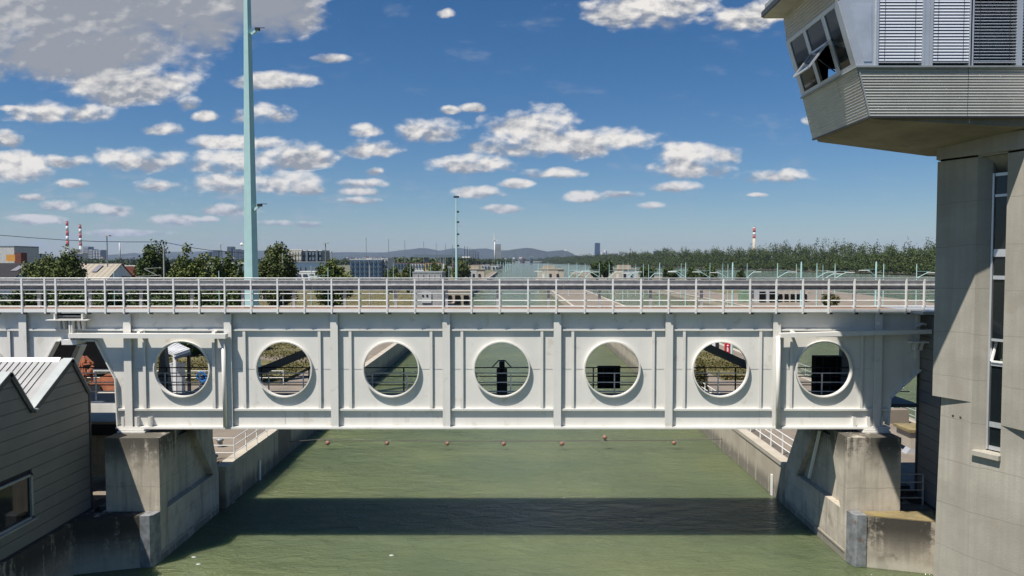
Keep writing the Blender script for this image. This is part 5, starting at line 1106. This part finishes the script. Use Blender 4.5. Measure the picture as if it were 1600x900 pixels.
# mint poles with curved lamp arms
def arm_lamp(px, yt, Y, side_, lb, wpx=2., up=6, reach=20, gz=Q, hy=None, thick=False):
    p = at(px, yt, Y); s = Y/F; o = thing('arm_lamp', lb, 'lamp post', (p[0], Y, gz), 'mint lamp posts on the lock'); w_ = wpx/2*s
    MB().tube([(p[0], Y, gz), (p[0], Y, p[2]-5*s), (p[0], Y, p[2])], w_, 8, w_*.45).build('pole', MINT, o)
    if side_:
        h = at(px, hy or yt+14, Y)[2]; x0 = p[0]; d = side_
        MB().tube([(x0, Y, h-9*s), (x0+d*reach*.6*s, Y-.2, h-1.5*s), (x0+d*reach*.8*s, Y-.25, h), (x0+d*(reach+4)*s, Y-.3, h+.3*s)], .5*s, 6).build('arm', MINT, o)
        MB().box(x0+d*reach*.75*s, x0+d*(reach+8)*s, Y-.6, Y-.1, h-.3*s, h+.6*s).build('lamp_head', RAILW, o)
        MB().tube([(x0, Y, h+2*s), (x0+d*(reach)*s, Y-.2, h+2*s)], .25*s, 4).build('stay_wire', MINT, o)
    return o
AL = [(841, 411, 190, 0, ''), (856, 410, 260, -1, ''), (888.5, 411, 180, 1, ''), (901.5, 410, 230, 1, ''), (914.5, 411, 170, 1, ''), (936.5, 410, 140, -1, ''), (952, 411, 200, 1, ''), (973.5, 411, 150, 0, ''), (981.5, 411, 170, 1, ''), (993.5, 413, 180, -1, ''),
      (1005.5, 412, 170, 0, ''), (1013.5, 413, 190, 1, ''), (1031, 410, 105, 0, ''), (1064.5, 411, 170, -1, ''), (1071.5, 410, 110, -1, ''), (1109.5, 411, 150, -1, ''), (1129.5, 411, 160, 0, ''), (1137.5, 412, 140, -1, ''), (1145, 410, 62, 0, ''), (1167.5, 411, 180, 1, ''),
      (1215, 411, 120, 1, ''), (1244.5, 412, 150, 0, ''), (1252.3, 409, 72, 0, ''), (1276.7, 411, 110, 1, ''), (1286, 414, 130, 1, ''), (1305, 412, 120, 1, ''), (1369.3, 408.5, 68, -1, ''), (1381, 412, 100, 0, ''), (1432.5, 412, 80, 1, ''),
      (402+48, 417, 200, 0, ''), (486, 415, 120, 0, ''), (512.5, 418, 90, -1, ''), (606, 419, 180, 0, ''), (614.5, 410, 150, 0, ''), (641, 412, 190, 0, ''), (673, 414, 180, 0, ''), (691, 412, 220, 0, ''), (701.5, 416, 160, 0, ''), (178, 423, 60, 0, ''), (342, 423, 60, 0, '')]
ordn = ('first second third fourth fifth sixth seventh eighth ninth tenth eleventh twelfth thirteenth fourteenth fifteenth sixteenth seventeenth eighteenth nineteenth twentieth').split()
AL.sort(key=lambda a: a[0])
def ref(px): return 'before the tan shed' if px < 200 else 'before the shrubs left of the tall mast' if px < 400 else 'before the beige office' if px < 515 else 'before the glass office and trees' if px < 650 else 'around the slim mint mast' if px < 720 else 'around the centre gate house' if px < 920 else 'around the right gate house' if px < 1010 else 'before the wood, left of the pale chimney' if px < 1175 else 'before the wood, right of the pale chimney'
cnt = {}
for (px, yt, Y, sd, _) in AL:
    r_ = ref(px); cnt[r_] = cnt.get(r_, 0)+1
    kind_ = 'plain mint pole' if not sd else 'mint pole, arm %s' % ('right' if sd > 0 else 'left')
    gz_ = Q if not (px > 1350 and Y > 60) else 0
    arm_lamp(px, yt, Y, sd, '%s, %s %s' % (kind_, ordn[cnt[r_]-1], r_), wpx=3.4 if Y < 75 and px > 1000 else 1.7 if Y < 130 else 1.0, reach=20 if Y < 160 else 13)
for k, px in enumerate((790, 793.5, 797, 777, 782, 786.5)):
    lamp(px, 408+k % 3, 600+k*70, 0, 'tiny mint mooring pole, %s, on the mole right of the left gate house' % ('fourth from left', 'fifth from left', 'rightmost', 'leftmost', 'second from left', 'third from left')[k], 'mooring poles', m=MINT, wpx=.8, name='mooring_pole')
# catenary mast and wires
Yc = 105; p = at(255.7, 377, Yc)
cm = thing('catenary_mast', 'grey concrete catenary mast carrying the overhead wire, left', 'mast', (p[0], Yc, Q))
MB().tube([(p[0], Yc, Q), (p[0], Yc, at(0, 382, Yc)[2])], .17, 8, .11).build('pole', CONP, cm); MB().tube([(p[0], Yc, at(0, 384, Yc)[2]), p], .08, 6).build('top_rod', DARKR, cm)
for py in (396.5, 419, 431): z_ = at(0, py, Yc)[2]; MB().bar((p[0]-.5, Yc, z_), (p[0]+.15, Yc, z_), .07).build('cross_arm', DARKR, cm)
for (a, b) in (((225, 420), (247, 431)), ((225, 420), (252, 418)), ((212, 432), (252, 430))): MB().bar(at(*a, Yc), at(*b, Yc), .05).build('cantilever', CHK, cm)
wr = thing('overhead_wire', 'long sagging overhead wire crossing the sky at the left', 'wire', at(0, 370, Yc))
pts = [at(x_, y_, Yc) for x_, y_ in ((-150, 360), (0, 367.5), (50, 371.5), (100, 375), (150, 377.3), (200, 378), (255, 378), (300, 387), (330, 391.5), (365, 394.5), (400, 396))]
MB().tube(pts, .045, 5).build('wire', DARKR, wr)
# wind turbine
tp = at(773, 374.5, 1500); bz_ = at(773, 415, 1500)[2]
wt = thing('wind_turbine', 'white three bladed wind turbine left of the river mouth', 'wind turbine', (tp[0], 1500, Q))
MB().tube([(tp[0], 1500, 0), tp], 1.6, 12, 1.0).build('tower', WT, wt, True); MB().box(tp[0]-1.4, tp[0]+1.4, 1493, 1502, tp[2]-1.3, tp[2]+1.6).build('nacelle', WT, wt); MB().ball((tp[0], 1491, tp[2]), 1.7).build('hub', WT, wt, True)
for an, L in ((100, 17), (200, 7.5), (-18, 10)):
    a_ = radians(an); d = Vector((cos(a_), 0, sin(a_))); n_ = Vector((-d.z, 0, d.x)); c0 = Vector((tp[0], 1490, tp[2])); L *= 1.0
    MB().add([tuple(c0+d*1+n_*.9), tuple(c0+d*L*.4+n_*1.0), tuple(c0+d*L), tuple(c0+d*1-n_*.9), tuple(c0+d*1+n_*.9+Vector((0, .5, 0))), tuple(c0+d*L*.4+n_*1.+Vector((0, .4, 0))), tuple(c0+d*L+Vector((0, .2, 0))), tuple(c0+d*1-n_*.9+Vector((0, .5, 0)))],
             [(0, 1, 2, 3), (4, 7, 6, 5), (0, 4, 5, 1), (1, 5, 6, 2), (2, 6, 7, 3), (3, 7, 4, 0)]).build('blade', WT, wt)
# lattice pylon on the wood
p = at(1219.5, 382, 1100); o = thing('lattice_pylon', 'small lattice pylon top above the wood right of the chimney', 'pylon', (p[0], 1100, .5))
for dx in (-2.2, 2.2):
    for dy in (-2, 2): MB().bar((p[0]+dx, 1100+dy, 0), (p[0]+dx*.7, 1100+dy, p[2]), .5).build('leg', POLE, o)
for k in range(6): z_ = p[2]-k*3.5; MB().bar((p[0]-2, 1098, z_), (p[0]+2, 1098, z_-3.2), .35).build('brace', POLE, o)
# ================================================================== QUAY EQUIPMENT seen through the openings
Yl = 64; p = at(1136, 545, Yl)
lr = thing('lifebuoy_box', 'red lifebuoy cabinet on a post beside the mint pole', 'lifebuoy box', (p[0], Yl, Q)); zc_ = at(0, 544, Yl)[2]
MB().box(p[0]-.04, p[0]+.04, Yl, Yl+.08, Q, zc_).build('post', DARKR, lr)
prf = [(-.24, -.5), (.16, -.52), (.24, -.4), (.24, .4), (.16, .52), (-.18, .5), (-.25, .38)]
MB().prism([(p[0]+a_, zc_+b_) for a_, b_ in prf], Yl-.22, Yl-.01, 'y').build('cabinet', RED, lr)
MB().box(p[0]-.08, p[0]+.06, Yl-.235, Yl-.221, zc_-.28, zc_+.12).ball((p[0], Yl-.23, zc_+.25), .08, 8).build('pictogram', RAILW, lr)
b_ = thing('bin', 'small black and white bin on the quay left of the red cabinet', 'bin', at(1119, 541, 66)); p = at(1119, 541, 70)
MB().box(p[0]-.4, p[0]+.3, 70, 70.4, Q, p[2]+.4).build('body', DARKR, b_); MB().box(p[0]-.42, p[0]-.1, 69.95, 69.99, p[2]-.1, p[2]+.42).build('sticker', RAILW, b_)
# shelter
Ys = 46; sl = thing('shelter', 'white roofed steel shelter seen through the leftmost opening', 'shelter', at(275, 600, Ys))
A = at(255, 545.5, Ys); B = at(272, 553.5, Ys-1.3); C2 = at(297, 545, Ys-.5); D = at(272, 533, Ys+2.5)
MB().add([A, B, C2, D]+[(q_[0], q_[1], q_[2]-.14) for q_ in (A, B, C2, D)], [(0, 1, 2, 3), (4, 7, 6, 5), (0, 4, 5, 1), (1, 5, 6, 2), (2, 6, 7, 3), (3, 7, 4, 0)]).build('roof', CHK, sl)
for k in range(6):
    f = (k+.5)/6; u0 = Vector(A).lerp(Vector(B), f); u1 = Vector(D).lerp(Vector(C2), f); MB().bar((u0.x, u0.y, u0.z+.02), (u1.x, u1.y, u1.z+.02), .04).build('roof_rib', CHK, sl)
MB().box(B[0]-.09, B[0]+.09, B[1], B[1]+.15, Q, B[2]-.1).build('post', RAILW, sl); MB().box(C2[0]-.22, C2[0]-.04, C2[1], C2[1]+.15, Q, C2[2]-.1).build('post', DARKR, sl)
MB().bar((B[0], B[1], B[2]-.25), (C2[0], C2[1], C2[2]-.25), .2).build('edge_beam', GB, sl); MB().box(A[0]+.2, B[0]-.3, Ys+.3, Ys+.8, Q, A[2]-1).build('cabinet', CHK, sl)
o = thing('white_wall', 'low white parapet wall behind the shelter', 'wall', (-20, 44, Q)); p0, p1 = at(296, 592, 40), at(400, 592, 40)
MB().box(p0[0], -16.9, 40, 40.25, Q, Q+.65).build('wall_body', SLAB, o)
o = thing('blue_hose', 'blue plastic hose bundle hung on the rail, leftmost opening', 'hose', at(316, 590, 37)); p = at(316, 590, 37)
for k, (dx, dz) in enumerate(((0, 0), (.12, -.12), (-.1, .05), (.16, -.28), (.05, -.2))): MB().tube([(p[0]+dx+.22*cos(t_*.7), 37+.05*k, p[2]+dz+.22*sin(t_*.7)) for t_ in range(10)], .055, 6).build('coil', BLUE, o)
MB().box(p[0]-.05, p[0]+.05, 37.3, 37.4, Q, p[2]+.3).build('hook_post', GALVR, o)
dh = thing('shade_screen', 'black screen standing for the shaded void behind the orange winch', 'hall', at(125, 575, 52))
MB().box(at(60, 0, 52)[0], at(172, 0, 52)[0], 52, 53, at(0, 578, 52)[2], at(0, 515, 52)[2]).build('wall', DARK, dh); MB().box(at(60, 0, 52)[0], at(172, 0, 52)[0], 51.8, 51.99, at(0, 580, 52)[2], at(0, 577, 52)[2]).build('beam', BRACE, dh)  # solid black sheet, the shade of the void is put into its colour
# orange mooring machine
Yo = 44; mo = thing('orange_winch', 'orange steel winch frame behind the left pier', 'machine', at(150, 620, Yo)); P3 = lambda a_, b_, y_=Yo: at(a_, b_, y_)
for a_, b_ in (((124, 578), (126, 622)), ((134, 575), (132, 622)), ((143, 578), (146, 622)), ((121, 570), (146, 567)), ((121, 585), (146, 585)), ((128, 560), (123, 573)), ((133, 557), (144, 568)), ((126, 600), (146, 602))): MB().bar(P3(*a_), P3(*b_), .13).build('frame_bar', ORANGE, mo)
for a_, b_ in (((122, 572), (133, 588)), ((145, 572), (134, 588)), ((128, 566), (140, 566))): MB().bar(P3(*a_, Yo-.3), P3(*b_, Yo-.3), .14).build('frame_bar', ORANGE, mo)
p = P3(133, 561); MB().tube([(p[0], Yo-.45, p[2]), (p[0], Yo-.3, p[2])], .26, 12).build('pulley', ORANGE, mo)
p = P3(128, 612); MB().box(p[0]-.5, p[0]+1.1, Yo-.6, Yo+.6, Q, p[2]).build('base_block', ORANGE, mo)
for dx in (-.35, 0, .35): MB().bar((p[0]+.3+dx, Yo-.65, p[2]), (p[0]+.3+dx*.4, Yo-.65, p[2]+1.9), .07).build('hose_pipe', ORANGE, mo)
MB().bar((p[0]-.4, Yo-.7, p[2]+.1), (p[0]+1.0, Yo-.7, p[2]+.9), .07).build('frame_bar', DARKR, mo)
p = P3(172, 606); MB().prism([(p[0]-1.6, Q), (p[0]+1, Q), (p[0]+1, p[2]+.9), (p[0]+.2, p[2]+1.0), (p[0]-1.4, p[2]+.2)], Yo-.5, Yo+.5, 'y').build('winch_housing', ORANGE, mo)
MB().tube([(p[0]-.6, Yo-.7, p[2]-.1), (p[0]-.6, Yo+.7, p[2]-.1)], .45, 14).build('drum', DARKR, mo)
# ================================================================== AIR
hz = MB().box(-9500, 12500, -400, 12300, -1.2, 330).build('haze', WATER, None, kind='stuff')
def haze_mat():
    m = bpy.data.materials.new('haze_air'); m.use_nodes = True; t = NT(m.node_tree); o = t.n('ShaderNodeOutputMaterial'); v = t.n('ShaderNodeVolumePrincipled')
    v.inputs['Color'].default_value = (.50, .62, .95, 1); v.inputs['Density'].default_value = 4.2e-5; v.inputs['Anisotropy'].default_value = .0; t.l(v.outputs[0], o.inputs['Volume']); return m
hz.data.materials.clear(); hz.data.materials.append(haze_mat()); props(hz, 'thin bluish summer haze over the whole valley', 'haze')
print('objects', len(bpy.data.objects), 'tris', sum(len(m.polygons) for m in bpy.data.meshes))
